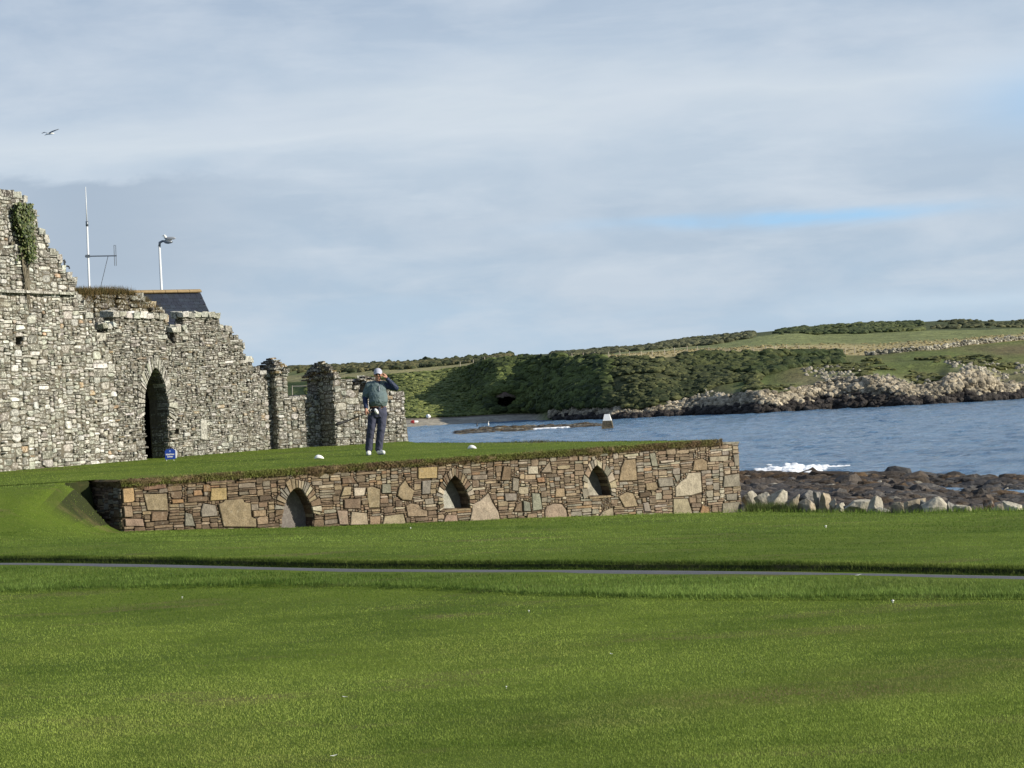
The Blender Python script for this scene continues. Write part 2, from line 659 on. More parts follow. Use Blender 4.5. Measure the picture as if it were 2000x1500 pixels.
# ------------------------------------------------------------------ frames of the walls
A_ = PZ(236, 949, WALLTOP)
B_ = PZ(1441, 865.5, WALLTOP)
FW = Frame(A_, (B_.x - A_.x, B_.y - A_.y))
WLEN = (B_ - A_).to_2d().length
R0 = PZ(0, 925, 0.52); R1 = PZ(534, 880, 0.52)
FA = Frame(R0, (R1.x - R0.x, R1.y - R0.y))
b0 = PZ(541, 880, 0.52)
FB = Frame(b0, (math.cos(math.radians(40)), math.sin(math.radians(40))))
FC = FB.off(0.7)

# ------------------------------------------------------------------ lawn
_pp = [PZ(px, py, 0.0) for px, py in ((-900, 1097), (0, 1103), (350, 1106), (700, 1112), (1200, 1118), (2000, 1128), (2900, 1138))]
_px, _py = [p.x for p in _pp], [p.y for p in _pp]
_rr = [PZ(px, py, 0.03) for px, py in ((-900, 1160), (0, 1153), (300, 1145), (700, 1142), (850, 1148), (1100, 1160), (1300, 1165), (2000, 1162), (2900, 1155))]
_rx, _ry = [p.x for p in _rr], [p.y for p in _rr]
E1 = PZ(1447, 1000, -0.88); E2 = PZ(2000, 1013, -0.74)
_et = Vector((E2.x - E1.x, E2.y - E1.y)).normalized()
_en = Vector((-_et.y, _et.x))            # pointing out to sea


def path_y(x):
    return np.interp(x, _px, _py) + 0.12 * np.sin(np.asarray(x) * 0.9)


def rough_y(x):
    return np.interp(x, _rx, _ry) + 0.10 * vnoise(np.asarray(x) * 1.3, 0.0, 0.0, 5)


def wall_uw(x, y):
    dx, dy = x - FW.o.x, y - FW.o.y
    return dx * FW.t.x + dy * FW.t.y, dx * FW.n.x + dy * FW.n.y


def lawn_z(x, y):
    x = np.asarray(x, float); y = np.asarray(y, float)
    yp = path_y(x)
    s = y - yp
    z = 0.05 * fbm(x * 0.25, y * 0.22, 0, 3, 11) * sst(0, 8, np.abs(s)) + 0.012 * fbm(x * 1.1, y * 1.1, 0, 2, 3)
    z = z + 0.022 * sst(0.25, 0.31, s) + 0.055 * sst(0.3, 2.6, s) - 0.037 * np.clip(s - 0.7, 0, 40)
    z = z - 0.03 * (1 - sst(0.33, 0.42, np.abs(s + 0.12)))
    z = z + 0.03 * sst(0.0, 0.10, y - rough_y(x)) * (s < 0.6)
    # slight hollow seen in the lawn beyond the path
    u, w_ = wall_uw(x, y)
    z = z - 0.07 * np.exp(-((u - 5.0) / 2.2) ** 2 - ((w_ - 8.5) / 0.7) ** 2)
    uw = 1.0 - 0.93 * sst(0.7, 1.0, -w_)
    sh_ = 0.7 * sst(1.15, 1.4, -w_)
    f = sst(0.0, 1.0, (sh_ - u - 0.55 * np.clip(w_, 0, 9)) / (uw + 0.35 * np.clip(w_, 0, 5))) * (1 - sst(-0.3, 5.0, w_))
    z = z * (1 - f) + (TEE - 0.012) * f
    # under the tee platform the sheet lies low
    under = (u > sh_) & (w_ < -0.12)
    z = np.where(under, -1.2 - np.clip(-w_ - 12, 0, 8) * 0.6, z)
    # edge of the grass towards the shore
    e = (x - E1.x) * _en.x + (y - E1.y) * _en.y
    onright = sst(0.0, 0.4, u - WLEN + 0.3)
    z = z - 1.3 * sst(0.0, 1.3, e + 0.25 * vnoise(x * 1.2, y * 1.2, 0, 9)) * onright - 6 * sst(6, 20, e) * onright
    return z


gm, gt = material('lawn_ground', 0.95, 0.1)
pos = gt.n('ShaderNodeNewGeometry').outputs['Position']
a_ = gt.noise(pos, 0.5, 5, 0.6)
b_n = gt.noise(pos, 6.0, 5, 0.65)
c_n = gt.noise(gt.mapping(pos, (1, 1.3, 1)), 55.0, 4, 0.75)
gcol = gt.mix(gt.ramp(a_, [(0.35, 0.0), (0.65, 1.0)]), (0.082, 0.130, 0.012), (0.155, 0.215, 0.024))
gcol = gt.mix(gt.ramp(b_n, [(0.45, 0.0), (0.7, 0.6)]), gcol, (0.15, 0.185, 0.035))
gcol = gt.mix(gt.ramp(c_n, [(0.35, 0.75), (0.6, 0.0)]), gcol, (0.045, 0.075, 0.008))
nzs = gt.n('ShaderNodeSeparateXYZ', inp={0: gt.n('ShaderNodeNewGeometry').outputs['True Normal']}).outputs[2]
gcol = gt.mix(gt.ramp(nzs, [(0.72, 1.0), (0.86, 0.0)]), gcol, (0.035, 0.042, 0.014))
worn = gt.noise(gt.mapping(pos, (0.5, 1.1, 1), (4, 9, 0)), 0.9, 6, 0.65)
gcol = gt.mix(gt.ramp(worn, [(0.56, 0.0), (0.70, 0.75)]), gcol, (0.155, 0.125, 0.055))
gm.node_tree.links.new(gcol, gt.b.inputs['Base Color'])
gb = gt.n('ShaderNodeBump', inp={'Strength': 0.8, 'Distance': 0.03, 'Height': c_n})
gm.node_tree.links.new(gb.outputs[0], gt.b.inputs['Normal'])

xs = np.concatenate([np.arange(-40, -12, 1.0), np.arange(-12, 12, 0.16), np.arange(12, 60, 1.0)])
ys = np.concatenate([np.arange(-32, -10, 1.0), np.arange(-10, -1.0, 0.12), np.arange(-1.0, 0.2, 0.05), np.arange(0.2, 0.42, 0.0125), np.arange(0.42, 1.5, 0.06), np.arange(1.5, 31, 0.16), np.arange(31, 60, 1.0)])
GX, GS = np.meshgrid(xs, ys)
GY = GS + path_y(GX)
GZ = lawn_z(GX, GY)
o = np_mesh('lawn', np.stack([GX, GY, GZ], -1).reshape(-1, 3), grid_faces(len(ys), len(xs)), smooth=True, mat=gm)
tag(o, kind='structure')

# the tarmac path
pm, pt = material('path_tarmac', 0.85, 0.3)
pos = pt.n('ShaderNodeNewGeometry').outputs['Position']
pc = pt.mix(pt.noise(pos, 3.0, 4), (0.055, 0.055, 0.06), (0.11, 0.11, 0.12))
pc = pt.mix(pt.ramp(pt.noise(pos, 120.0, 2), [(0.4, 0.0), (0.7, 0.6)]), pc, (0.19, 0.19, 0.20))
pm.node_tree.links.new(pc, pt.b.inputs['Base Color'])
px_ = np.arange(-16, 14, 0.15)
prow = []
for k_ in np.linspace(-0.50, 0.26, 7):
    yy = path_y(px_) + k_ + (0.02 * vnoise(px_ * 4, k_ * 9, 0, 4) if abs(k_) > 0.2 else 0)
    prow.append(np.stack([px_, yy, -0.012 + 0.02 * (1 - (k_ / 0.26) ** 2) + 0 * px_], -1))
PV = np.concatenate(prow)
PV[:, 2] += 0.0
o = np_mesh('path', PV, grid_faces(7, len(px_)), smooth=True, mat=pm)
tag(o, kind='structure')

# ------------------------------------------------------------------ tee platform
def uwp(u, w_): return (FW.o.x + FW.t.x * u + FW.n.x * w_, FW.o.y + FW.t.y * u + FW.n.y * w_)


def p2(px, py, z=TEE):
    q = PZ(px, py, z)
    return (q.x, q.y)


u_end = FW.uv(1392, 866)[0]
rg = dry(5)
edge = [uwp(u, 0.0 + 0.03 * math.sin(u * 2.1) + rg.uniform(-0.02, 0.03)) for u in np.arange(0.0, u_end, 0.12)]
far = [uwp(u_end, -0.12)]
for (pa, pb) in (((1300, 861.0), (1180, 862.5)), ((1180, 862.5), (1040, 864.0)), ((1040, 864.0), (900, 865.2)), ((900, 865.2), (797, 864.8))):
    qa, qb = Vector(p2(*pa)), Vector(p2(*pb))
    for k_ in range(6):
        q = qa.lerp(qb, k_ / 6)
        far.append((q.x + rg.uniform(-0.05, 0.05), q.y + rg.uniform(-0.05, 0.05)))
plat = [uwp(-1.3, -1.2), uwp(0.0, -0.95)] + edge + far + [(-3.0, 60), (-3.9, 74), (-30, 74), (-30, 50), uwp(-3.0, -1.6)]
mb = MB()
tr = tessellate_polygon([[Vector((p[0], p[1], 0)) for p in plat]])
mb.add([(p[0], p[1], TEE) for p in plat], [tuple(t) for t in tr], (0.06, 0.1, 0.02))
o = mb.build('tee_ground', gm)
tag(o, kind='structure')
for p in o.data.polygons:
    pass

# turf overhang / brown soil face round the platform edge
soil, stt = material('dry_turf_edge', 1.0, 0.1)
pos = stt.n('ShaderNodeNewGeometry').outputs['Position']
n1 = stt.noise(pos, 9.0, 5, 0.7)
n2 = stt.noise(pos, 45.0, 4, 0.7)
c = stt.mix(stt.ramp(n1, [(0.4, 0.0), (0.6, 1.0)]), (0.13, 0.09, 0.05), (0.21, 0.165, 0.085))
c = stt.mix(stt.ramp(n2, [(0.35, 0.8), (0.55, 0.0)]), c, (0.02, 0.014, 0.008))
soil.node_tree.links.new(c, stt.b.inputs['Base Color'])
bp = stt.n('ShaderNodeBump', inp={'Strength': 1.0, 'Distance': 0.03, 'Height': n2})
soil.node_tree.links.new(bp.outputs[0], stt.b.inputs['Normal'])
line = [uwp(-0.02, w0_) for w0_ in np.arange(-1.15, -0.05, 0.12)] + edge + far
NE = len(edge) + 10
nL = len(line)
V = []
for r, (dz, outw) in enumerate(((0.0, 0.0), (-0.025, 0.045), (-0.07, 0.035), (-0.12, 0.0), (-0.20, -0.05), (-4.5, -0.3))):
    for i, p in enumerate(line):
        a = Vector(line[max(0, i - 1)]); b = Vector(line[min(nL - 1, i + 1)])
        d = (b - a).normalized(); nn = Vector((d.y, -d.x))
        jx = rg.uniform(-0.02, 0.02) if r in (1, 2, 3) else 0
        front = i < NE + 1
        dd = dz if (dz > -1 or not front) else -0.3
        V.append((p[0] + nn.x * (outw + jx), p[1] + nn.y * (outw + jx), TEE + dd + (rg.uniform(-0.012, 0.012) if 0 < r < 5 else 0)))
o = np_mesh('turf_edge', np.array(V), grid_faces(6, nL)[:, ::-1], mat=soil)
tag(o, kind='structure')

# ------------------------------------------------------------------ blades of grass
def rays(px, py):
    d = np.stack([(px - 1000.0) / F, (750.0 - py) / F, -np.ones_like(px)], -1)
    return d @ np.array(CR).T


def hit_height(px, py, fn, z0=0.0):
    d = rays(px, py)
    z = np.full(px.shape, z0)
    for i in range(14):
        t = (z - EYE.z) / np.minimum(d[:, 2], -1e-4)
        x, y = d[:, 0] * t, d[:, 1] * t
        zn = fn(x, y)
        z = 0.5 * z + 0.5 * zn
    return x, y, z


def blades(name, x, y, z, length, width, col, rng, lean=0.9, parent=None, stuff=True):
    n_ = len(x)
    az = rng.uniform(0, 2 * np.pi, n_)
    ln = length * rng.uniform(0.6, 1.25, n_)
    le = rng.uniform(0.05, lean, n_)
    fa = rng.uniform(0, 2 * np.pi, n_)
    wv = np.stack([np.cos(fa), np.sin(fa), np.zeros(n_)], -1) * (width * 0.5)[:, None]
    base = np.stack([x, y, z - 0.003], -1)
    tip = base + np.stack([np.cos(az) * np.sin(le), np.sin(az) * np.sin(le), np.cos(le)], -1) * ln[:, None]
    V = np.empty((n_, 3, 3), np.float32)
    V[:, 0] = base - wv; V[:, 1] = base + wv; V[:, 2] = tip
    cc = np.repeat(col[:, None, :], 3, 1).reshape(-1, 3)
    o_ = np_mesh(name, V.reshape(-1, 3), np.arange(n_ * 3).reshape(-1, 3), cc, mat=M['blade'], parent=parent)
    if stuff:
        tag(o_, kind='stuff')
    return o_


def grass_colour(x, y, rng, kind='lawn'):
    n_ = len(x)
    f1 = fbm(x * 0.35, y * 0.30, 0, 4, 21)
    f2 = fbm(x * 2.2, y * 1.6, 0, 4, 22)
    f3 = fbm(x * 0.7, y * 5.0, 0, 3, 23)
    g = np.clip(0.5 + 0.8 * f1 + 0.55 * f2 + 0.45 * f3 + rng.normal(0, 0.20, n_), 0, 1)[:, None]
    dk = np.array([0.074, 0.130, 0.012]); lt = np.array([0.305, 0.385, 0.075])
    c = dk * (1 - g) + lt * g
    dry_ = np.clip(fbm(x * 0.9, y * 0.7, 0, 3, 33) * 1.2 - 0.25 + rng.normal(0, 0.22, n_), 0, 1)[:, None]
    c = c * (1 - 0.6 * dry_) + np.array([0.32, 0.31, 0.09]) * 0.6 * dry_
    return c


R = np.random.default_rng(7)
N = 760000
px = R.uniform(-260, 2260, N); py = 900 + 660 * R.uniform(0, 1, N)
x, y, z = hit_height(px, py, lawn_z)
xb = R.uniform(-14, -4.5, 60000); yb = R.uniform(27, 50, 60000)
ub, wb_ = wall_uw(xb, yb)
kb_ = (ub < 0.6) & (wb_ < 6.5)
x = np.concatenate([x, xb[kb_]]); y = np.concatenate([y, yb[kb_]]); z = np.concatenate([z, lawn_z(xb[kb_], yb[kb_])])
u, w_ = wall_uw(x, y)
e = (x - E1.x) * _en.x + (y - E1.y) * _en.y
s = y - path_y(x)
okk = (y < 60) & (y > 5) & ~((u > -0.02) & (w_ < 0.06)) & (e < 0.35) & (np.abs(s + 0.03 * vnoise(x * 6, y * 6, 0, 2)) > 0.30) & ~((s < 0) & (s > -0.44)) & (np.abs(z - lawn_z(x, y)) < 0.03)
# platform part seen from the camera is added separately
x, y, z, s, e = x[okk], y[okk], z[okk], s[okk], e[okk]
short = (y < rough_y(x))
rough = (~short) & (s < 0)
bankz = (s > 0) & (s < 0.75)
L = np.where(short, 0.014, np.where(rough, 0.028, np.where(bankz, 0.030, 0.015)))
re_ = y - rough_y(x)
L = np.where((re_ > 0) & (re_ < 0.35), 0.042, L)
L = L * np.maximum(1.0, np.sqrt(y / 22.0))
L = np.where((s < 0) & (s > -0.8) & ~short, 0.024, L)
near_edge = (e > -0.5)
L = np.where(near_edge, 0.09, L)
z = z + 0.0
wd = 0.0042 * np.maximum(1.0, y / 13.0)
col = grass_colour(x, y, R)
col[rough] *= np.array([0.72, 0.82, 0.9])
col[bankz] *= (0.60 + 0.35 * sst(0.30, 0.6, s[bankz]))[:, None]  # darker towards the path: the bank lip's shade put into blade colour
col[(~short) & ~rough & ~bankz] *= np.array([0.80, 0.88, 0.88])  # darker rough grass, also carrying the left bank's slope shade in its colour
col[short] *= 1.07
# worn brownish patches on the right of the near lawn
for (qx, qy, sx, sy, kx) in ((1560, 1345, 0.75, 0.30, 0.85), (1740, 1350, 0.4, 0.2, 0.6), (1880, 1300, 0.8, 0.35, 0.6), (1430, 1365, 0.7, 0.3, 0.5), (1150, 1405, 0.5, 0.3, 0.4)):
    q = PZ(qx, qy, 0)
    m_ = kx * np.exp(-((x - q.x) / sx) ** 2 - ((y - q.y) / sy) ** 2) * np.clip(0.9 + 1.4 * fbm(x * 5, y * 5, 0, 3, 44), 0, 1)
    m_ = m_[:, None]
    col = col * (1 - m_) + np.array([0.19, 0.145, 0.075]) * m_
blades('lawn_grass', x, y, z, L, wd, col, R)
# ragged grass hanging over the far edge of the path, and the fringe on its near side
N = 60000
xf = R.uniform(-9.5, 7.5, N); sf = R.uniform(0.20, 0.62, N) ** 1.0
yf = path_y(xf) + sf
cf = grass_colour(xf, yf, R) * (0.42 + 0.45 * sst(0.28, 0.55, sf))[:, None]  # verge dimmed at the lip, shade carried by the blade colour
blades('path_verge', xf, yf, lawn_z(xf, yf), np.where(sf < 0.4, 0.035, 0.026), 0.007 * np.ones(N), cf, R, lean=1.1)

# tee turf
N = 70000
px = R.uniform(-150, 1420, N); py = R.uniform(858, 965, N)
d = rays(px, py); t = (TEE - EYE.z) / d[:, 2]
x, y = d[:, 0] * t, d[:, 1] * t
ins = pip(x, y, plat) & (y < 62)
x, y = x[ins], y[ins]
col = grass_colour(x, y, R) * np.array([1.0, 1.02, 1.0])
u, w_ = wall_uw(x, y)
blades('tee_grass', x, y, np.full(len(x), TEE), np.full(len(x), 0.016), 0.0045 * y / 13, col, R)

# dry tussocks hanging over the turf edge
N = 26000
uu = R.uniform(0.0, u_end + 0.2, N)
zz_ = R.uniform(-0.10, 0.01, N)
x = FW.o.x + FW.t.x * uu + FW.n.x * (0.05 + R.normal(0, 0.02, N)); y = FW.o.y + FW.t.y * uu + FW.n.y * (0.05 + R.normal(0, 0.02, N))
patch = np.clip(0.55 + 1.3 * fbm(uu * 2.5, zz_ * 8, 0, 3, 61) + 2.8 * (zz_ + 0.06), 0, 1)[:, None]
col = np.array([0.19, 0.13, 0.07]) * (1 - patch) + np.array([0.17, 0.19, 0.045]) * patch
col = col * R.uniform(0.4, 1.5, (N, 1))
az = np.arctan2(FW.n.y, FW.n.x)
ln = R.uniform(0.02, 0.055, N)
base = np.stack([x, y, TEE + zz_], -1)
dirn = np.stack([FW.n.x * 0.6 + R.normal(0, 0.5, N), FW.n.y * 0.6 + R.normal(0, 0.5, N), R.normal(-0.35, 0.6, N)], -1)
dirn /= np.linalg.norm(dirn, axis=1)[:, None]
fa = np.stack([np.full(N, FW.t.x), np.full(N, FW.t.y), R.normal(0, 0.5, N)], -1) * 0.008
V = np.empty((N, 3, 3)); V[:, 0] = base - fa; V[:, 1] = base + fa; V[:, 2] = base + dirn * ln[:, None]
o = np_mesh('dry_turf_fringe', V.reshape(-1, 3), np.arange(N * 3).reshape(-1, 3), np.repeat(col[:, None], 3, 1).reshape(-1, 3), mat=M['blade'])
tag(o, kind='stuff')

# ------------------------------------------------------------------ retaining wall with three niches
rng = dry(11)
TAN = (0.255, 0.195, 0.125); GREY = (0.205, 0.185, 0.145); GOLD = (0.34, 0.245, 0.125); BROWN = (0.155, 0.110, 0.072); PINK = (0.27, 0.20, 0.145)
DARK = (0.095, 0.070, 0.048); LIGHT = (0.37, 0.32, 0.235); GREEN = (0.205, 0.205, 0.155); ORANGE = (0.27, 0.165, 0.09); STRIPE = (0.28, 0.23, 0.16)
feat = [
 (GOLD, [(237, 953), (260, 952), (263, 978), (258, 982), (239, 983)]), (TAN, [(278, 964), (326, 963), (329, 998), (286, 997)]),
 (GOLD, [(410, 953), (443, 952), (443, 976), (408, 979)]), (TAN, [(239, 988), (257, 988), (259, 1011), (241, 1011)]),
 (BROWN, [(294, 1000), (329, 999), (326, 1017), (292, 1019)]), (PINK, [(241, 1013), (279, 1013), (283, 1028), (242, 1028)]),
 (GREY, [(395, 982), (420, 986), (425, 1008), (392, 1011), (390, 1000)]),
 (TAN, [(424, 985), (434, 980), (436, 976), (473, 974), (476, 981), (488, 982), (490, 1010), (500, 1015), (500, 1030), (434, 1030)]),
 (GREY, [(359, 1000), (373, 1003), (381, 1029), (359, 1029)]), ((0.2, 0.13, 0.09), [(276, 946), (325, 944), (325, 953), (278, 959)]),
 ((0.22, 0.155, 0.11), [(397, 937), (459, 933), (460, 941), (398, 945)]), (ORANGE, [(331, 975), (358, 974), (360, 982), (333, 985)]),
 (BROWN, [(363, 972), (406, 969), (405, 979), (363, 981)]), (ORANGE, [(375, 957), (393, 957), (397, 967), (376, 969)]),
 (TAN, [(491, 998), (519, 995), (520, 1008), (492, 1010)]),
 (PINK, [(656, 996), (678, 996), (679, 1026), (661, 1026)]), (STRIPE, [(684, 998), (716, 1002), (718, 1026), (682, 1026)]),
 (TAN, [(715, 952), (725, 949), (741, 955), (741, 993), (719, 993), (716, 972)]),
 (TAN, [(790, 936), (798, 950), (808, 958), (803, 979), (784, 977), (774, 968), (778, 950)]),
 (TAN, [(790, 988), (800, 982), (816, 985), (820, 994), (834, 998), (834, 1009), (794, 1010)]),
 (GREY, [(744, 944), (762, 945), (763, 964), (744, 965)]), (GOLD, [(815, 913), (854, 911), (853, 934), (814, 936)]),
 (GREY, [(823, 938), (841, 937), (840, 966), (822, 967)]), (TAN, [(720, 1008), (743, 1007), (742, 1026), (720, 1026)]),
 (STRIPE, [(749, 1008), (787, 1003), (794, 1026), (744, 1026)]), (BROWN, [(669, 975), (704, 973), (704, 994), (670, 994)]),
 (BROWN, [(665, 934), (689, 932), (696, 943), (666, 946)]), (TAN, [(670, 950), (686, 950), (685, 968), (663, 970)]),
 (LIGHT, [(689, 952), (714, 952), (711, 968), (690, 970)]),
 ((0.31, 0.25, 0.18), [(920, 986), (935, 978), (944, 970), (952, 962), (961, 982), (972, 1000), (977, 1022), (914, 1022), (919, 1000)]),
 (PINK, [(1062, 1000), (1065, 989), (1080, 983), (1096, 984), (1105, 996), (1108, 1012), (1100, 1020), (1063, 1020)]),
 (GREEN, [(1036, 962), (1053, 963), (1059, 996), (1039, 999)]), (GREEN, [(1020, 977), (1034, 980), (1036, 1000), (1021, 1000)]),
 (BROWN, [(982, 910), (997, 910), (996, 939), (976, 939)]), ((0.24, 0.19, 0.14), [(1072, 899), (1077, 924), (1053, 924)]),
 (LIGHT, [(1028, 910), (1050, 910), (1051, 926), (1029, 927)]), (TAN, [(1083, 953), (1102, 953), (1103, 971), (1082, 972)]),
 (GREY, [(999, 931), (1013, 935), (1010, 961), (998, 959)]), (ORANGE, [(1045, 933), (1062, 931), (1063, 942), (1048, 943)]),
 (BROWN, [(1007, 985), (1018, 980), (1019, 1000), (1001, 1000)]), (PINK, [(870, 1005), (892, 1006), (895, 1022), (862, 1022)]),
 (LIGHT, [(1014, 944), (1026, 945), (1024, 950), (1015, 950)]), (GREY, [(983, 963), (1008, 963), (1008, 978), (984, 979)]),
 (TAN, [(1218, 898), (1240, 896), (1244, 939), (1207, 940), (1211, 915)]), (GREY, [(1266, 885), (1278, 883), (1285, 912), (1272, 912)]),
 (TAN, [(1353, 899), (1370, 894), (1380, 901), (1381, 919), (1350, 920)]),
 ((0.33, 0.29, 0.21), [(1343, 923), (1368, 922), (1371, 962), (1350, 968), (1317, 971), (1317, 952), (1328, 940), (1338, 934)]),
 (STRIPE, [(1313, 974), (1342, 973), (1353, 1008), (1313, 1008)]), (TAN, [(1206, 970), (1222, 960), (1236, 963), (1246, 990), (1218, 992)]),
 (STRIPE, [(1163, 1014), (1175, 999), (1196, 990), (1199, 1014)]), (GREY, [(1412, 929), (1443, 924), (1445, 950), (1410, 952)]),
 (GREY, [(1409, 983), (1445, 979), (1447, 1003), (1408, 1003)]), (ORANGE, [(1370, 986), (1384, 990), (1386, 1006), (1363, 1006)]),
 (GREY, [(1282, 936), (1313, 934), (1316, 949), (1285, 952)]), (TAN, [(1258, 944), (1280, 941), (1285, 953), (1278, 958), (1260, 958)]),
 (GREY, [(1429, 887), (1442, 886), (1443, 911), (1433, 912)]), (GREY, [(1415, 965), (1440, 963), (1440, 977), (1417, 978)]),
 (GREY, [(1253, 982), (1265, 980), (1271, 1000), (1257, 1001)]), (GREY, [(1313, 927), (1328, 926), (1327, 937), (1320, 944)]),
 ((0.3, 0.25, 0.18), [(1382, 892), (1424, 890), (1422, 900), (1383, 902)]), (LIGHT, [(1286, 900), (1317, 897), (1317, 902), (1287, 905)]),
 (LIGHT, [(1216, 888), (1246, 885), (1247, 890), (1217, 893)]), (GREY, [(1175, 885), (1187, 884), (1187, 890), (1163, 892)]),
 (DARK, [(1246, 963), (1270, 960), (1272, 969), (1247, 973)]), (DARK, [(503, 968), (528, 968), (531, 975), (505, 981)]),
]
nich = [
 [(549, 1040), (550, 1010), (553, 992), (558, 975), (565, 962), (573, 954), (580, 952), (589, 957), (598, 970), (606, 986), (611, 1003), (614, 1040)],
 [(866, 993), (864, 972), (867, 955), (874, 941), (886, 928), (897, 938), (906, 953), (914, 970), (917, 992)],
 [(1149, 968), (1146, 950), (1148, 931), (1155, 917), (1164, 908), (1175, 917), (1184, 931), (1190, 950), (1193, 967)],
]
root = empty('retaining_wall', (A_.x, A_.y, -0.6), 'low rubble sandstone retaining wall with three pointed niches below the raised tee', 'stone wall')
occ = []
parts = []
for col, poly in feat:
    q = [FW.uv(*p) for p in poly]
    occ.append(q)
    def fn(mb, q=q, col=col):
        cx_ = sum(a[0] for a in q) / len(q); cy_ = sum(a[1] for a in q) / len(q)
        L_ = max(0.05, math.sqrt(area(q)))
        qq = [(cx_ + (a[0] - cx_) * (1 - 0.022 / L_) + rng.uniform(-.004, .004), cy_ + (a[1] - cy_) * (1 - 0.022 / L_) + rng.uniform(-.004, .004)) for a in q]
        stone_poly(mb.add, FW, qq, 0.028 + rng.uniform(0, 0.014), 0.010, jitcol(col, rng, 0.08), rng)
    parts.append((area(q) + 0.3, fn))
nuv = []
for i, nl in enumerate(nich):
    q = [FW.uv(*p) for p in nl]
    nuv.append(q)
    curve = q[1:-1] if i == 0 else q[:]
    vs_ = arch_stones(FW, curve, 0.17 if i == 0 else 0.13, rng, None, 0.012, proud=0.03, width=0.055 if i < 2 else 0.10)
    for poly in vs_:
        # clip voussoirs against the wall top
        if max(p[1] for p in poly) > WALLTOP + 0.0:
            poly = [(p[0], min(p[1], WALLTOP - 0.01)) for p in poly]
        colv = jitcol(rng.choice([TAN, GREY, BROWN, BROWN, STRIPE, LIGHT] if i < 2 else [TAN, GREY, STRIPE, LIGHT]), rng)
        occ.append(poly)
        parts.append((area(poly) + 0.2, (lambda mb, poly=poly, colv=colv: stone_poly(mb.add, FW, poly, 0.03 + rng.uniform(0, 0.02), 0.008, colv, rng))))


def allowed_wall(U, V):
    ok = (V < WALLTOP + 0.004 * np.sin(U * 3) + 0.01) & (U > 0.0) & (U < WLEN)
    for q in occ + nuv:
        b = (U > min(p[0] for p in q) - .02) & (U < max(p[0] for p in q) + .02) & (V > min(p[1] for p in q) - .02) & (V < max(p[1] for p in q) + .02)
        if b.any():
            ins_ = np.zeros(U.shape, bool)
            ins_[b] = pip(U[b], V[b], q)
            ok &= ~ins_
    return ok


def wall_size(u, v):
    r = rng.random()
    top = v > WALLTOP - 0.09
    if top: return rng.uniform(0.18, 0.55), rng.uniform(0.04, 0.07)
    if r < 0.10: return rng.uniform(0.14, 0.24), rng.uniform(0.10, 0.16)
    if r < 0.66: return rng.uniform(0.16, 0.46), rng.uniform(0.032, 0.06)
    return rng.uniform(0.14, 0.36), rng.uniform(0.055, 0.10)


rects = pack(0.0, -1.15, WLEN, WALLTOP + 0.02, allowed_wall, 0.012, 0.010, wall_size, rng)
for (u0, v0, u1, v1) in rects:
    poly = rect_poly(u0, v0, u1, v1, 0.011, rng, 0.42, 3, 0.022)
    if not poly: continue
    f = u0 / WLEN
    r = rng.random()
    if r < 0.40: c0 = BROWN
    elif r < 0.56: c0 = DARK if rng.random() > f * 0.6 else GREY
    elif r < 0.76: c0 = TAN
    elif r < 0.93: c0 = GREY
    elif r < 0.985: c0 = LIGHT
    else: c0 = ORANGE
    colr = jitcol(c0, rng, 0.22)
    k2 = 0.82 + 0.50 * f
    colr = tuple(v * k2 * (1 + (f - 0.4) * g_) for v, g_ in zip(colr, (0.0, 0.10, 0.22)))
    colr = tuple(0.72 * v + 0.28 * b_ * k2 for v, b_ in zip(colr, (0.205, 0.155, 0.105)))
    if u0 < 0.02:
        poly = [(max(p[0], -0.035), p[1]) for p in poly]
    ar = area(poly)
    lowv = -0.3 - 0.55 * f
    if v1 < lowv - 0.15: ar *= 0.01
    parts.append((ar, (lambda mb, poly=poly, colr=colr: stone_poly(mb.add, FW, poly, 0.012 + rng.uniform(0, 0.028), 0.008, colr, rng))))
emit(parts, M['wall'], root, 300, 'stone', 'small_stones')

mb = MB()
plate(mb, FW, [(0, -1.3), (WLEN, -1.3), (WLEN, WALLTOP - 0.01), (0, WALLTOP - 0.01)], nuv, 0.0, -0.5, -0.30, through=())
mb.build('wall_core', M['mortar'], root)
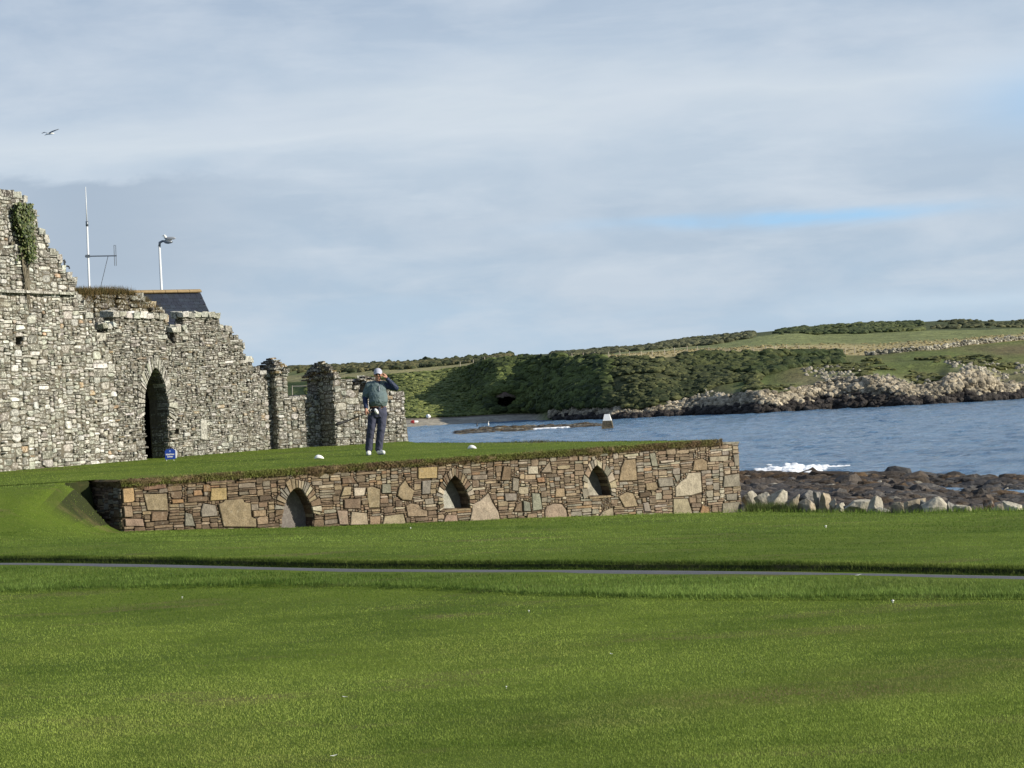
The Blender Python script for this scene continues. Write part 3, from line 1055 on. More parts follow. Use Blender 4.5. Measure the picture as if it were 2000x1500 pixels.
# niche linings: back slab, ledge
for i, q in enumerate(nuv):
    mb = MB()
    cx_ = sum(p[0] for p in q) / len(q)
    vb = min(p[1] for p in q if p[1] > -1.2)
    grow = [(cx_ + (p[0] - cx_) * 1.0, p[1]) for p in q]
    c_ = jitcol((0.165, 0.155, 0.13), rng, 0.05)
    lo_ = [p for p in grow]
    # back made of two slabs
    midv = vb + (max(p[1] for p in q) - vb) * 0.62
    stone_poly(mb.add, FW, [(p[0], max(p[1], -1.2)) for p in grow], -0.262, 0.01, c_, rng, back=-0.298, tilt=0.0)
    o = mb.build('niche_back', M['slab'], root)
    # reveals of thin stones, left and right
    mb = MB()
    ns_ = len(q)
    rv = dry(40 + i)
    for j in range(len(q) - 1):
        a, b = Vector(q[j]), Vector(q[j + 1])
        L_ = (b - a).length
        m_ = max(1, int(L_ / 0.06))
        for kx in range(m_):
            p0, p1 = a.lerp(b, kx / m_), a.lerp(b, (kx + 1) / m_)
            mid = Vector((cx_, (p0.y + p1.y) / 2))
            inn = (mid - (p0 + p1) / 2)
            inn = inn.normalized() * rv.uniform(0.006, 0.016) if inn.length > 1e-4 else Vector((0, -0.01))
            g_ = (p1 - p0) * 0.06
            vs = []
            for (pp_, ww) in ((p0 + g_, -0.005), (p1 - g_, -0.005), (p1 - g_, -0.27), (p0 + g_, -0.27)):
                vs.append(FW.p(pp_.x, pp_.y, ww))
            for (pp_, ww) in ((p0 + g_, -0.005), (p1 - g_, -0.005), (p1 - g_, -0.27), (p0 + g_, -0.27)):
                vs.append(FW.p(pp_.x + inn.x, pp_.y + inn.y, ww))
            mb.add(vs, [(4, 5, 6, 7), (0, 1, 5, 4), (1, 2, 6, 5), (2, 3, 7, 6), (3, 0, 4, 7)], jitcol(rv.choice([BROWN, DARK, TAN]), rv))
    o = mb.build('niche_lining', M['wall'], root)
    if i > 0:
        mb = MB()
        u0, u1 = min(p[0] for p in q) + 0.0, max(p[0] for p in q)
        stone_poly(mb.add, FW, [(u0 + .01, vb - 0.035), (u1 - .01, vb - 0.035), (u1 - .01, vb - 0.004), (u0 + .01, vb - 0.004)], 0.045, 0.006, jitcol(TAN, rng), rng, back=-0.25)
        mb.build('niche_sill', M['wall'], root)
# pale niche slabs; the first puts the back wall's sunlit patch into colour
for (poly, col_, ww) in (([(863, 995), (866, 962), (873, 957), (882, 972), (893, 995)], (0.34, 0.33, 0.28), -0.05),
                         ([(1144, 968), (1144, 938), (1149, 931), (1158, 950), (1171, 968)], (0.33, 0.30, 0.24), -0.02)):
    mb = MB()
    q = [FW.uv(*p) for p in poly]
    stone_poly(mb.add, FW, q, ww, 0.008, col_, rng, back=ww - 0.05)
    mb.build('lit_niche_slab', M['wall'], root)

# the dark return at the left end, and the right end face
FR = Frame(FW.p(0, 0, -1.3), FW.n)              # runs from the back (u=0) to the front corner (u=1.3), facing the bank
FR.n = -FW.t
FRE = Frame(FW.p(WLEN, 0, 0.0), -FW.n)
FRE.n = FW.t.copy()
for fr_, LL in ((FR, 1.3), (FRE, 0.55)):
    ps = []
    for (u0, v0, u1, v1) in pack(0, -1.2, LL, WALLTOP, lambda U, V: U > -1, 0.012, 0.010, wall_size, rng):
        poly = rect_poly(u0, v0, u1, v1, 0.012, rng, 0.3, 4, 0.01)
        if poly:
            cc_ = jitcol(rng.choice([BROWN, DARK, TAN, GREY]), rng, 0.2)
            ps.append((area(poly), (lambda mb, poly=poly, cc_=cc_: stone_poly(mb.add, fr_, poly, 0.01 + rng.uniform(0, 0.02), 0.008, cc_, rng, back=-0.05))))
    mb = MB()
    for a in ps: a[1](mb)
    o = mb.build('end_stones', M['wall'], root); o['kind'] = 'stuff'
mb = MB()
V8 = [FW.p(0.0, z_, w0) for z_ in (-1.3, WALLTOP - 0.01) for w0 in (-0.5, -1.3)] + [FW.p(0.4, z_, w0) for z_ in (-1.3, WALLTOP - 0.01) for w0 in (-0.5, -1.3)]
mb.add(V8, [(0, 1, 3, 2), (4, 6, 7, 5), (0, 4, 5, 1), (2, 3, 7, 6), (0, 2, 6, 4), (1, 5, 7, 3)])
mb.build('return_core', M['mortar'], root)
# flat cap stones along the bare end of the wall top
for k_ in range(4):
    u0 = u_end - 0.25 + k_ * 0.27
    if u0 > WLEN - 0.05: break
    mb = MB()
    u1 = min(WLEN + 0.01, u0 + 0.26)
    fr2 = FW
    vs = [fr2.p(a, v, w0) for a in (u0, u1) for v in (WALLTOP - 0.005, WALLTOP + 0.03 + rng.uniform(-.004, .004)) for w0 in (-0.48, 0.035)]
    mb.add(vs, [(0, 1, 3, 2), (4, 6, 7, 5), (0, 4, 5, 1), (2, 3, 7, 6), (0, 2, 6, 4), (1, 5, 7, 3)], jitcol(GREY, rng))
    mb.build('cap_stone', M['wall'], root)

# ------------------------------------------------------------------ the ruin
def outline(fr, pts, extra=None):
    return [fr.uv(*p) for p in pts]


RC = {'pale': (0.385, 0.375, 0.325), 'mid': (0.265, 0.257, 0.215), 'grey': (0.185, 0.178, 0.148), 'dark': (0.11, 0.10, 0.082),
      'white': (0.60, 0.59, 0.54), 'ochre': (0.42, 0.31, 0.20), 'tan': (0.36, 0.29, 0.19)}


def ruin_stones(fr, polys, holes, occ_, size_fn, col_fn, rng, cu=0.02, cv=0.014, proud=(0.0, 0.035), gap=0.015, rnd=0.65, seed=1, amp=0.03, vmin=0.2):
    allp = [p for q in polys for p in q]
    u0, u1 = min(p[0] for p in allp), max(p[0] for p in allp)
    v1 = max(p[1] for p in allp)
    def allowed(U, V):
        ok = np.zeros(U.shape, bool)
        for q in polys:
            ok |= pip(U, V, q)
        for q in list(holes) + list(occ_):
            ok &= ~pip(U, V, q)
        return ok
    out = []
    for (a, b, c, d) in pack(u0, vmin, u1, v1, allowed, cu, cv, size_fn, rng):
        poly = rect_poly(a, b, c, d, gap, rng, rnd, seed, amp)
        if not poly: continue
        cc = col_fn((a + c) / 2, (b + d) / 2)
        e_ = rng.uniform(*proud)
        out.append((area(poly), (lambda mb, poly=poly, cc=cc, e_=e_: stone_poly(mb.add, fr, poly, e_, 0.022, cc, rng, back=-0.06, tilt=0.02))))
    return out


def top_stones(fr, pts, thick, rng, col_fn, w_=0.22, h_=0.10, over=0.02, w_front=0.03, rows=3):
    """blocks laid across the wall's thickness along a top edge"""
    out = []
    for i in range(len(pts) - 1):
        a, b = Vector(pts[i]), Vector(pts[i + 1])
        d = b - a
        if abs(d.x) < 0.06:
            continue
        if d.x < 0:
            a, b = b, a; d = b - a
        u = a.x
        while u < b.x - 0.03:
            ww = min(w_ * rng.uniform(0.6, 1.5), b.x - u)
            vm = a.y + d.y * ((u + ww / 2) - a.x) / d.x
            w0 = w_front + rng.uniform(-0.02, 0.03)
            ln = thick / rows
            for r in range(rows):
                hh = h_ * rng.uniform(0.6, 1.5)
                j = lambda s_=0.018: rng.uniform(-s_, s_)
                wa, wb = w0 - r * ln, w0 - (r + 1) * ln + 0.02
                vs = [fr.p(uu + j(), vv + j(), ww2 + j()) for uu in (u + 0.01, u + ww - 0.01) for vv in (vm - 0.06, vm + hh) for ww2 in (wa, wb)]
                cc = col_fn(u, vm)
                out.append((ww * hh * (1 if r == 0 else 0.3), (lambda mb, vs=vs, cc=cc: mb.add(vs, [(0, 1, 3, 2), (4, 6, 7, 5), (0, 4, 5, 1), (2, 3, 7, 6), (0, 2, 6, 4), (1, 5, 7, 3)], cc))))
            u += ww
    return out


def side_face(fr, u, v0, v1, depth, rng, colf, w_front=0.0, cell=(0.3, 0.12)):
    """stones on a wall end that faces back along the wall"""
    f2 = Frame(fr.p(u, 0, w_front - depth), fr.n)
    f2.n = -fr.t
    out = []
    for (a, b, c, d) in pack(0, v0, depth, v1, lambda U, V: U > -1, 0.02, 0.014, lambda a, b: (rng.uniform(0.2, 0.55), rng.uniform(0.06, 0.2)), rng):
        poly = rect_poly(a, b, c, d, 0.022, rng, 0.5, 6, 0.02)
        if poly:
            cc = colf(0, 0)
            out.append((area(poly), (lambda mb, poly=poly, cc=cc: stone_poly(mb.add, f2, poly, rng.uniform(0.0, 0.03), 0.012, cc, rng, back=-0.05))))
    return out


rng = dry(23)
# --- gable wall on the left
gab_top = [(-170, 380), (-60, 374), (0, 376), (25, 381), (42, 383), (50, 397), (53, 413), (72, 421), (74, 436), (71, 448), (85, 460), (95, 476), (94, 489), (112, 500),
           (121, 512), (119, 521), (128, 535), (139, 545), (149, 556), (147, 567), (160, 592), (164, 605), (184, 631), (187, 645), (207, 676), (224, 690)]
gab = [FA.uv(*p) for p in gab_top]
gpoly = [(gab[0][0], 0.1)] + gab + [(gab[-1][0] + 0.05, 0.1)]
groot = empty('gable_wall', (FA.o.x, FA.o.y, 0.4), 'tall ruined gable wall of whitish lichened rubble with a stepped slope and ivy at its top', 'ruin')
led_v = FA.uv(60, 571)[1]


def gcol_(u, v):
    r = rng.random()
    if r < 0.12: c = RC['white']
    elif r < 0.52: c = RC['pale']
    elif r < 0.80: c = RC['mid']
    elif r < 0.965: c = RC['grey']
    elif r < 0.98: c = RC['ochre']
    else: c = RC['dark']
    k2 = 0.86 if v > led_v + 0.1 else 1.00
    return jitcol(tuple(x_ * k2 for x_ in c), rng, 0.15)


def gsize(u, v):
    if rng.random() < 0.22: return rng.uniform(0.28, 0.62), rng.uniform(0.11, 0.22)
    return rng.uniform(0.14, 0.42), rng.uniform(0.05, 0.115)


putlog = [[FA.uv(*p) for p in ((31, 658), (44, 658), (44, 672), (37, 676), (31, 672))]]
parts = ruin_stones(FA, [gpoly], putlog, [], gsize, gcol_, rng, seed=2)
parts += top_stones(FA, gab[:-1], 0.45, rng, lambda u, v: gcol_(u, 99), 0.3, 0.09)
emit(parts, M['ruin'], groot, 300, 'stone', 'small_stones')
mb = MB()
plate(mb, FA, gpoly, putlog, -0.01, -0.5, -0.35)
mb.build('wall_core', M['ruincore'], groot)
mb = MB()
u = gpoly[1][0]
ue = FA.uv(144, 571)[0]
while u < ue:
    w2 = rng.uniform(0.5, 0.9)
    u2 = min(ue, u + w2)
    vs = [FA.p(a, led_v + b, c) for a in (u + .01, u2 - .01) for b in (rng.uniform(-.035, -.025), rng.uniform(0.02, 0.03)) for c in (-0.05, rng.uniform(0.12, 0.15))]
    m2 = MB(); m2.add(vs, [(0, 1, 3, 2), (4, 6, 7, 5), (0, 4, 5, 1), (2, 3, 7, 6), (0, 2, 6, 4), (1, 5, 7, 3)], jitcol(RC['mid'], rng))
    m2.build('ledge_stone', M['ruin'], groot)
    u = u2

# --- curtain wall with the pointed doorway
cur_top = [(224, 692), (207, 676), (207, 637), (223, 635), (223, 618), (270, 619), (320, 621), (322, 652), (343, 677), (343, 642), (360, 640), (360, 618), (424, 619),
           (428, 633), (436, 640), (453, 646), (455, 658), (463, 665), (475, 678), (476, 699), (492, 705), (494, 721), (505, 726), (520, 730), (533, 738)]
cur = [FA.uv(*p) for p in cur_top]
FAc = FA
cpoly = [(cur[0][0] - 0.02, 0.1)] + cur + [(cur[-1][0] + 0.05, 0.1)]
door = [(287, 912), (284, 870), (281, 810), (280, 778), (283, 758), (289, 738), (295, 724), (300, 717), (307, 723), (313, 733), (321, 755), (327, 780), (328, 812), (331, 860), (334, 908)]
duv = [FA.uv(*p) for p in door]
duv[0] = (duv[0][0], 0.15); duv[-1] = (duv[-1][0], 0.15)
croot = empty('doorway_wall', FA.p(3.0, 0.4, 0.0), 'ruined grey rubble wall with battlements and a dark pointed doorway', 'ruin')


def ccol_(u, v):
    r = rng.random()
    if r < 0.04: c = RC['white']
    elif r < 0.26: c = RC['pale']
    elif r < 0.62: c = RC['mid']
    elif r < 0.91: c = RC['grey']
    elif r < 0.93: c = RC['tan']
    else: c = RC['dark']
    return jitcol(tuple(x_ * 0.84 for x_ in c), rng, 0.17)


def csize(u, v):
    if u > duv[-1][0] + 4.0 or v < 0.9:
        if rng.random() < 0.3: return rng.uniform(0.3, 0.6), rng.uniform(0.10, 0.2)
    if rng.random() < 0.15: return rng.uniform(0.2, 0.4), rng.uniform(0.07, 0.12)
    return rng.uniform(0.12, 0.34), rng.uniform(0.035, 0.075)


parts = []
vo = arch_stones(FA, duv[2:-2], 0.30, rng, None, 0.02, width=0.085)
occ2 = []
for poly in vo:
    cc = jitcol(rng.choice([RC['mid'], RC['grey'], RC['pale']]), rng)
    occ2.append(poly)
    parts.append((area(poly) + 0.08, (lambda mb, poly=poly, cc=cc: stone_poly(mb.add, FA, poly, 0.03 + rng.uniform(0, 0.03), 0.01, cc, rng, back=-0.3))))
pale = [FA.uv(*p) for p in ((389, 818), (401, 820), (403, 860), (390, 858))]
occ2.append(pale)
parts.append((1.0, lambda mb: stone_poly(mb.add, FA, pale, 0.05, 0.02, RC['pale'], rng)))
hole = [[FA.uv(*p) for p in ((341, 838), (350, 838), (350, 848), (341, 847))]]
parts += ruin_stones(FA, [cpoly], [duv] + hole, occ2, csize, ccol_, rng, seed=3, gap=0.012, rnd=0.6, amp=0.02)
stops = [(9, 12), (14, 15), (2, 4)]
# battlement tops: pale weathered slabs with an overhang
cap_parts = []
for (pa, pb, hpx) in (((214, 616), (320, 621), 0.15), ((196, 640), (222, 636), 0.13), ((350, 618), (425, 619), 0.17), ((330, 646), (360, 641), 0.15)):
    a, b = FA.uv(*pa), FA.uv(*pb)
    n_ = max(3, int((b[0] - a[0]) / 0.26))
    for i in range(n_):
        u0, u1 = a[0] + (b[0] - a[0]) * i / n_, a[0] + (b[0] - a[0]) * (i + 1) / n_
        for (r0, r1) in ((0.09, -0.09), (-0.09, -0.27)):
            lift = 0.03 if r0 < 0 else 0.0
            j = lambda s_=0.028: rng.uniform(-s_, s_)
            va = a[1] + (b[1] - a[1]) * i / n_
            vs = [FA.p(uu + j(), va + vv + j(), ww2 + j()) for uu in (u0 + .012, u1 - .012) for vv in (-0.03, hpx * 0.6 + lift) for ww2 in (r0, r1 + 0.015)]
            cc = jitcol(rng.choice([RC['pale'], RC['pale'], RC['mid'], RC['white']]), rng)
            parts.append((0.09 if r0 > 0 else 0.012, (lambda mb, vs=vs, cc=cc: mb.add(vs, [(0, 1, 3, 2), (4, 6, 7, 5), (0, 4, 5, 1), (2, 3, 7, 6), (0, 2, 6, 4), (1, 5, 7, 3)], cc))))
parts += top_stones(FA, cur[12:], 0.4, rng, ccol_, 0.26, 0.07)
parts += side_face(FA, duv[-2][0] - 0.005, 0.3, duv[-4][1] - 0.3, 0.5, rng, lambda a, b: jitcol(RC['grey'], rng, 0.3))
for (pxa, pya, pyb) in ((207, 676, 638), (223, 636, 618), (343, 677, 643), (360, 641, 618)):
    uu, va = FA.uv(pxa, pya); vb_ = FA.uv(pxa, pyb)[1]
    parts += side_face(FA, uu - 0.004, va, vb_, 0.28, rng, lambda a, b: jitcol(RC['dark'], rng, 0.3))  # only the darkest stones on unlit notch sides: shade put into colour
emit(parts, M['ruin'], croot, 300, 'stone', 'small_stones')
mb = MB()
plate(mb, FA, cpoly, [duv] + hole, -0.01, -0.26, -0.2, through=(0,))
vlow = FA.uv(343, 677)[1] - 0.25
lowp = [(cpoly[0][0], 0.1), (cpoly[0][0], vlow), (FA.uv(476, 700)[0], vlow), (cpoly[-1][0], FA.uv(533, 740)[1] - 0.1), (cpoly[-1][0], 0.1)]
plate(mb, FA, lowp, [duv], -0.262, -0.52, -0.2, through=(0,))
mb.build('wall_core', M['ruincore'], croot)

# dark vaulted passage behind the doorway
vroot = empty('vaulted_passage', FA.p(5.0, 0.4, -2.0), 'dark roofed passage seen through the pointed doorway of the ruin', 'passage')
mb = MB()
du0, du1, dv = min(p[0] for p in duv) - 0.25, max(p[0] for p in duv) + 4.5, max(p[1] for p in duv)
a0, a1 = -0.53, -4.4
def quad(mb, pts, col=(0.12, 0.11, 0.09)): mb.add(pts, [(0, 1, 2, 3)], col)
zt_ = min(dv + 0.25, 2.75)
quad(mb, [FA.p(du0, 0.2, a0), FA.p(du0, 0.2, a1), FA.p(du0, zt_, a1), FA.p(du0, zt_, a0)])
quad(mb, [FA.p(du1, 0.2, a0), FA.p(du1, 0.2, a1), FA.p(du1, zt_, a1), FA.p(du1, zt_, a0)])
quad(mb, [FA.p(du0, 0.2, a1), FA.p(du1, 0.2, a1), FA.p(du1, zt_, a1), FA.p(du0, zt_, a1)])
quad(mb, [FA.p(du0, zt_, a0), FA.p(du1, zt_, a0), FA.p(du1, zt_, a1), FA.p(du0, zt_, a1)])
mb.build('passage_vault', M['dark'], vroot)  # near-black timber material on these walls: passage shade put into colour
mb = MB()
for i in range(5):
    uu = du0 + 0.35 + i * 0.24
    vs = [FA.p(uu + a, b, -0.95 + c) for a in (0, 0.22) for b in (0.5, dv - 0.45 + 0.12 * math.sin(i * 0.9)) for c in (-0.05, 0)]
    m2 = MB(); m2.add(vs, [(0, 1, 3, 2), (4, 6, 7, 5), (0, 4, 5, 1), (2, 3, 7, 6), (0, 2, 6, 4), (1, 5, 7, 3)], (0.02, 0.018, 0.015))
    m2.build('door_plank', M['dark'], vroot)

# --- parapet wall with two pillars (right part of the ruin)
lowB_top = [(538, 728), (560, 729), (562, 752), (563, 776), (598, 776), (612, 779), (621, 793), (640, 800)]
bt = [FB.uv(*p) for p in lowB_top]
bpoly = [(bt[0][0], 0.1)] + bt + [(bt[-1][0] + 0.2, 0.1)]
broot = empty('parapet_wall', FB.p(0, 0.4, 0), 'low broken parapet wall between two slate capped stone pillars behind the golfer', 'ruin')


def bcol_(u, v):
    r = rng.random()
    if r < 0.05: c = RC['white']
    elif r < 0.40: c = RC['pale']
    elif r < 0.74: c = RC['mid']
    elif r < 0.93: c = RC['grey']
    elif r < 0.95: c = RC['tan']
    else: c = RC['dark']
    return jitcol(tuple(x_ * 0.82 for x_ in c), rng, 0.15)


def bsize(u, v):
    if rng.random() < 0.3: return rng.uniform(0.2, 0.4), rng.uniform(0.14, 0.26)
    return rng.uniform(0.12, 0.32), rng.uniform(0.05, 0.12)


parts = ruin_stones(FB, [bpoly], [], [], bsize, bcol_, rng, seed=5, amp=0.025)
parts += side_face(FB, bt[0][0] - 0.005, 0.2, bt[0][1], 0.9, rng, lambda a, b: jitcol(RC['grey'], rng, 0.3), w_front=0.0)
parts += top_stones(FB, bt[3:], 0.8, rng, bcol_, 0.28, 0.06)
parts += top_stones(FB, bt[:2], 0.9, rng, bcol_, 0.2, 0.04)
emit(parts, M['ruin'], broot, 260, 'stone', 'small_stones')
mb = MB(); plate(mb, FB, bpoly, [], -0.01, -0.85, 0); mb.build('wall_core', M['ruincore'], broot)

tC = [(651, 741), (687, 740), (688, 754), (700, 758), (701, 770), (715, 773), (716, 748), (745, 748), (749, 766), (768, 767), (789, 770), (790, 800), (795, 835), (798, 862)]
ct = [FC.uv(*p) for p in tC]
cpl = [(ct[0][0], 0.1)] + ct + [(ct[-1][0] + 0.03, 0.1)]
eroot = empty('pillar_wall', FC.p(ct[0][0], 0.4, 0), 'broken end of the ruin wall behind the golfer, starting at a dark sided pillar', 'ruin')
parts = ruin_stones(FC, [cpl], [], [], bsize, bcol_, rng, seed=6, amp=0.025)
parts += side_face(FC, ct[0][0] - 0.005, 0.2, ct[0][1], 1.2, rng, lambda a, b: jitcol(RC['grey'], rng, 0.35))
parts += side_face(FC, ct[6][0] - 0.005, ct[5][1], ct[6][1], 0.9, rng, lambda a, b: jitcol(RC['dark'], rng, 0.35))  # unlit side of the block gets the darkest stones, shade in their colour
parts += top_stones(FC, ct[1:6], 0.9, rng, bcol_, 0.25, 0.05)
parts += top_stones(FC, ct[7:11], 0.9, rng, bcol_, 0.25, 0.05)
emit(parts, M['ruin'], eroot, 300, 'stone', 'small_stones')
mb = MB(); plate(mb, FC, cpl, [], -0.01, -0.85, 0); mb.build('wall_core', M['ruincore'], eroot)
mb = MB()
u0, u1 = ct[0][0], FC.uv(686, 740)[0]
vs = [FC.p(a, b, c) for a in (u0, u1) for b in (0.1, ct[0][1] - 0.01) for c in (-0.5, -1.2)]
mb.add(vs, [(0, 1, 3, 2), (4, 6, 7, 5), (0, 4, 5, 1), (2, 3, 7, 6), (0, 2, 6, 4), (1, 5, 7, 3)])
mb.build('pillar_core', M['ruincore'], eroot)


def slate_cap(parent, fr, u0, u1, vbase, w0, w1, H, rng, nlay=7):
    """a heap of flat slates laid as a pointed cap"""
    for i in range(nlay):
        f_ = i / (nlay - 1)
        sh = 1.10 - 0.78 * f_ ** 1.5
        cu_, cw = (u0 + u1) / 2 + rng.uniform(-.03, .03), (w0 + w1) / 2
        hu, hw = (u1 - u0) / 2 * sh, (w0 - w1) / 2 * sh
        npc = 4 if i < nlay - 2 else 2
        nst = 5 if i < 3 else (4 if i < nlay - 2 else 2)
        for a in range(2 if hu > 0.12 else 1):
            for b in range(nst):
                nn_ = 2 if hu > 0.12 else 1
                ua, ub = cu_ - hu + 2 * hu * a / nn_, cu_ - hu + 2 * hu * (a + 1) / nn_
                wa, wb = cw - hw + 2 * hw * b / nst, cw - hw + 2 * hw * (b + 1) / nst
                j = lambda s_=0.05: rng.uniform(-s_, s_)
                va = vbase + H * f_ * 0.88 + rng.uniform(-.02, .02)
                th = H / nlay * rng.uniform(0.75, 1.2)
                ju, jw = j(), j()
                vs = [fr.p(uu + j(0.025) + ju * (1 if uu == ua else 0.3), vv + j(0.012), ww + j(0.03)) for uu in (ua, ub) for vv in (va, va + th) for ww in (wa, wb)]
                m2 = MB(); m2.add(vs, [(0, 1, 3, 2), (4, 6, 7, 5), (0, 4, 5, 1), (2, 3, 7, 6), (0, 2, 6, 4), (1, 5, 7, 3)], jitcol(rng.choice([RC['dark'], RC['dark'], RC['grey'], (0.16, 0.12, 0.06)]), rng, 0.25))
                m2.build('cap_slate', M['ruin'], parent)


slate_cap(broot, FB, bt[0][0] - 0.03, bt[1][0] + 0.02, bt[0][1], 0.06, -0.95, 0.40, rng)
slate_cap(eroot, FC, ct[0][0] - 0.06, ct[0][0] + 0.14, ct[0][1], 0.05, -1.3, 0.46, rng, 8)
slate_cap(eroot, FC, ct[6][0] - 0.03, ct[7][0] + 0.02, ct[6][1], 0.05, -0.9, 0.16, rng, 3)

# --- ruined mound overgrown with dead grass behind the battlements
FM = FA.off(-2.6)
mt_ = [(150, 577), (240, 575), (262, 578), (285, 590), (303, 604), (320, 616), (330, 634), (331, 700)]
mt_ = [FM.uv(*p) for p in mt_]
mpoly = [(mt_[0][0] - 1.0, 2.0), (mt_[0][0] - 1.0, mt_[0][1])] + mt_ + [(mt_[-1][0], 2.0)]
mroot = empty('overgrown_vault', FM.p(mt_[0][0], 2.0, 0), 'dark rubble top of an inner ruin overgrown with dead brown grass', 'ruin')
mcolf = lambda u, v: jitcol(rng.choice([RC['dark'], RC['dark'], (0.12, 0.10, 0.06), RC['grey']]), rng, 0.3)
parts = ruin_stones(FM, [mpoly], [], [], lambda u, v: (rng.uniform(0.3, 0.8), rng.uniform(0.06, 0.16)), mcolf, rng, seed=8, vmin=2.1, proud=(0.0, 0.12))
parts += top_stones(FM, mt_[2:7], 1.8, rng, lambda u, v: jitcol(rng.choice([RC['tan'], RC['mid']]), rng), 0.3, 0.09)
emit(parts, M['ruin'], mroot, 150, 'stone', 'small_stones')
mb = MB(); plate(mb, FM, mpoly, [], -0.01, -2.0, 0); mb.build('mound_core', M['ruincore'], mroot)
N = 16000
tt = R.uniform(0, 1, N); segs = np.array(mt_[:6]); sl_ = np.concatenate([[0], np.cumsum(np.hypot(*(segs[1:] - segs[:-1]).T))])
ss_ = tt * sl_[-1]
uu = np.interp(ss_, sl_, segs[:, 0]); vv = np.interp(ss_, sl_, segs[:, 1])
ww = R.uniform(-1.6, 0.12, N)
vdrop = np.where(ww > -0.05, R.uniform(-0.7, 0.05, N) * R.uniform(0, 1, N), 0.05)
x = FM.o.x + FM.t.x * uu + FM.n.x * ww; y = FM.o.y + FM.t.y * uu + FM.n.y * ww
g_ = R.uniform(0, 1, (N, 1))
col = np.array([0.20, 0.13, 0.05]) * g_ + np.array([0.07, 0.075, 0.025]) * (1 - g_)
o = blades('dead_grass', x, y, vv + vdrop, np.full(N, 0.20), np.full(N, 0.014), col, R, lean=1.3, parent=None)

# --- ivy
iv = dry(31)
iroot = empty('ivy', FA.p(gab[4][0], gab[4][1], 0.05), 'green ivy hanging down the top of the tall gable wall', 'climbing plant')
ivp = [FA.uv(*p) for p in ((22, 397), (50, 400), (52, 430), (54, 470), (55, 515), (47, 512), (40, 500), (33, 470), (24, 450), (17, 430), (18, 410))]
iu0, iu1 = min(p[0] for p in ivp), max(p[0] for p in ivp)
iv0, iv1 = min(p[1] for p in ivp), max(p[1] for p in ivp)
mb = MB()
cnt = 0
while cnt < 3000:
    u, v = iv.uniform(iu0, iu1), iv.uniform(iv0, iv1)
    if not pip(np.array([u]), np.array([v]), ivp)[0]:
        if iv.random() > 0.06: continue
    c = Vector(FA.p(u, v, iv.uniform(0.06, 0.24)))
    s_ = iv.uniform(0.018, 0.038)
    nrm = (FA.n + Vector((iv.uniform(-.8, .8), iv.uniform(-.8, .8), iv.uniform(-.3, .9)))).normalized()
    a = nrm.cross(Vector((0, 0, 1))).normalized(); b = nrm.cross(a).normalized()
    pts = [c + b * s_ * -0.9, c + a * s_ * 0.8 - b * s_ * 0.1, c + a * s_ * 0.35 + b * s_ * 0.8, c - a * s_ * 0.35 + b * s_ * 0.8, c - a * s_ * 0.8 - b * s_ * 0.1]
    mb.add([tuple(q) for q in pts], [(0, 1, 2, 3, 4)], jitcol(iv.choice([(0.06, 0.09, 0.018), (0.10, 0.13, 0.03), (0.03, 0.05, 0.010), (0.12, 0.13, 0.045)]), iv, 0.3))
    cnt += 1
o = mb.build('ivy_leaves', M['ivy'], iroot); o['kind'] = 'stuff'
for k_ in range(12):
    xa = iv.uniform(30, 56); 
    pts = []
    for i in range(8):
        f_ = i / 7
        pxx = xa * (1 - f_) + (52 + iv.uniform(-5, 3)) * f_
        u, v = FA.uv(pxx + iv.uniform(-1.2, 1.2), 480 + f_ * iv.uniform(70, 125))
        pts.append(FA.p(u, v, 0.07))
    mb = MB(); mb.tube(pts, 0.011, 5, (0.12, 0.10, 0.06)); mb.build('ivy_stem', M['ivy'], iroot)

# small iron finial on the gable slope
q = PD(126, 521, (FA.p(*FA.uv(126, 521)))[1] + 0.5)
fr_ = empty('iron_finial', q, 'small dark iron bracket standing on the sloping edge of the gable', 'bracket')
mb = MB()
mb.tube([q + Vector((0.02, 0, -0.5)), q + Vector((0, 0, 0.16))], 0.022, 8)
mb.build('rod', M['iron'], fr_)
mb = MB()
mb.tube([q + Vector((-0.07, 0, 0.0)), q + Vector((0.03, 0, 0.02)), q + Vector((0.10, 0, 0.0)), q + Vector((0.11, 0, -0.05))], 0.02, 8)
mb.build('arm', M['iron'], fr_)
mb = MB()
mb.tube([q + Vector((-0.02, 0, 0.13)), q + Vector((0, 0, 0.16)), q + Vector((0.03, 0, 0.09))], 0.018, 8)
mb.build('hook', M['iron'], fr_)

# ------------------------------------------------------------------ slate roofed building behind
bd = empty('slate_building', PD(300, 700, 76), 'building with a dark slate roof and ochre ridge tiles behind the ruin', 'building')
Lr = PD(60, 572, 72.5); Rr = PD(391, 571, 76.0)
dr = (Rr - Lr); dr.z = 0; rl = dr.length; dr.normalize()
Lr.z = Rr.z = (Lr.z + Rr.z) / 2 * 0 + Rr.z
nr_ = Vector((dr.y, -dr.x, 0))
pitch = math.radians(50)
sd = nr_ * math.cos(pitch) - Vector((0, 0, 1)) * math.sin(pitch)
nup = nr_ * math.sin(pitch) + Vector((0, 0, 1)) * math.cos(pitch)
SL = 4.2
mb = MB()
p0, p1 = Lr.copy(), Lr + dr * rl
bk = -nr_ * math.cos(pitch) - Vector((0, 0, 1)) * math.sin(pitch)
mb.add([tuple(q) for q in (p0, p1, p1 + sd * SL, p0 + sd * SL, p1 + bk * SL, p0 + bk * SL)], [(0, 1, 2, 3), (1, 0, 5, 4)], (0.03, 0.035, 0.045))
mb.build('roof', M['slate'], bd)
mb = MB()
zw = p0.z - SL * math.sin(pitch)
ww_ = SL * math.cos(pitch) - 0.2
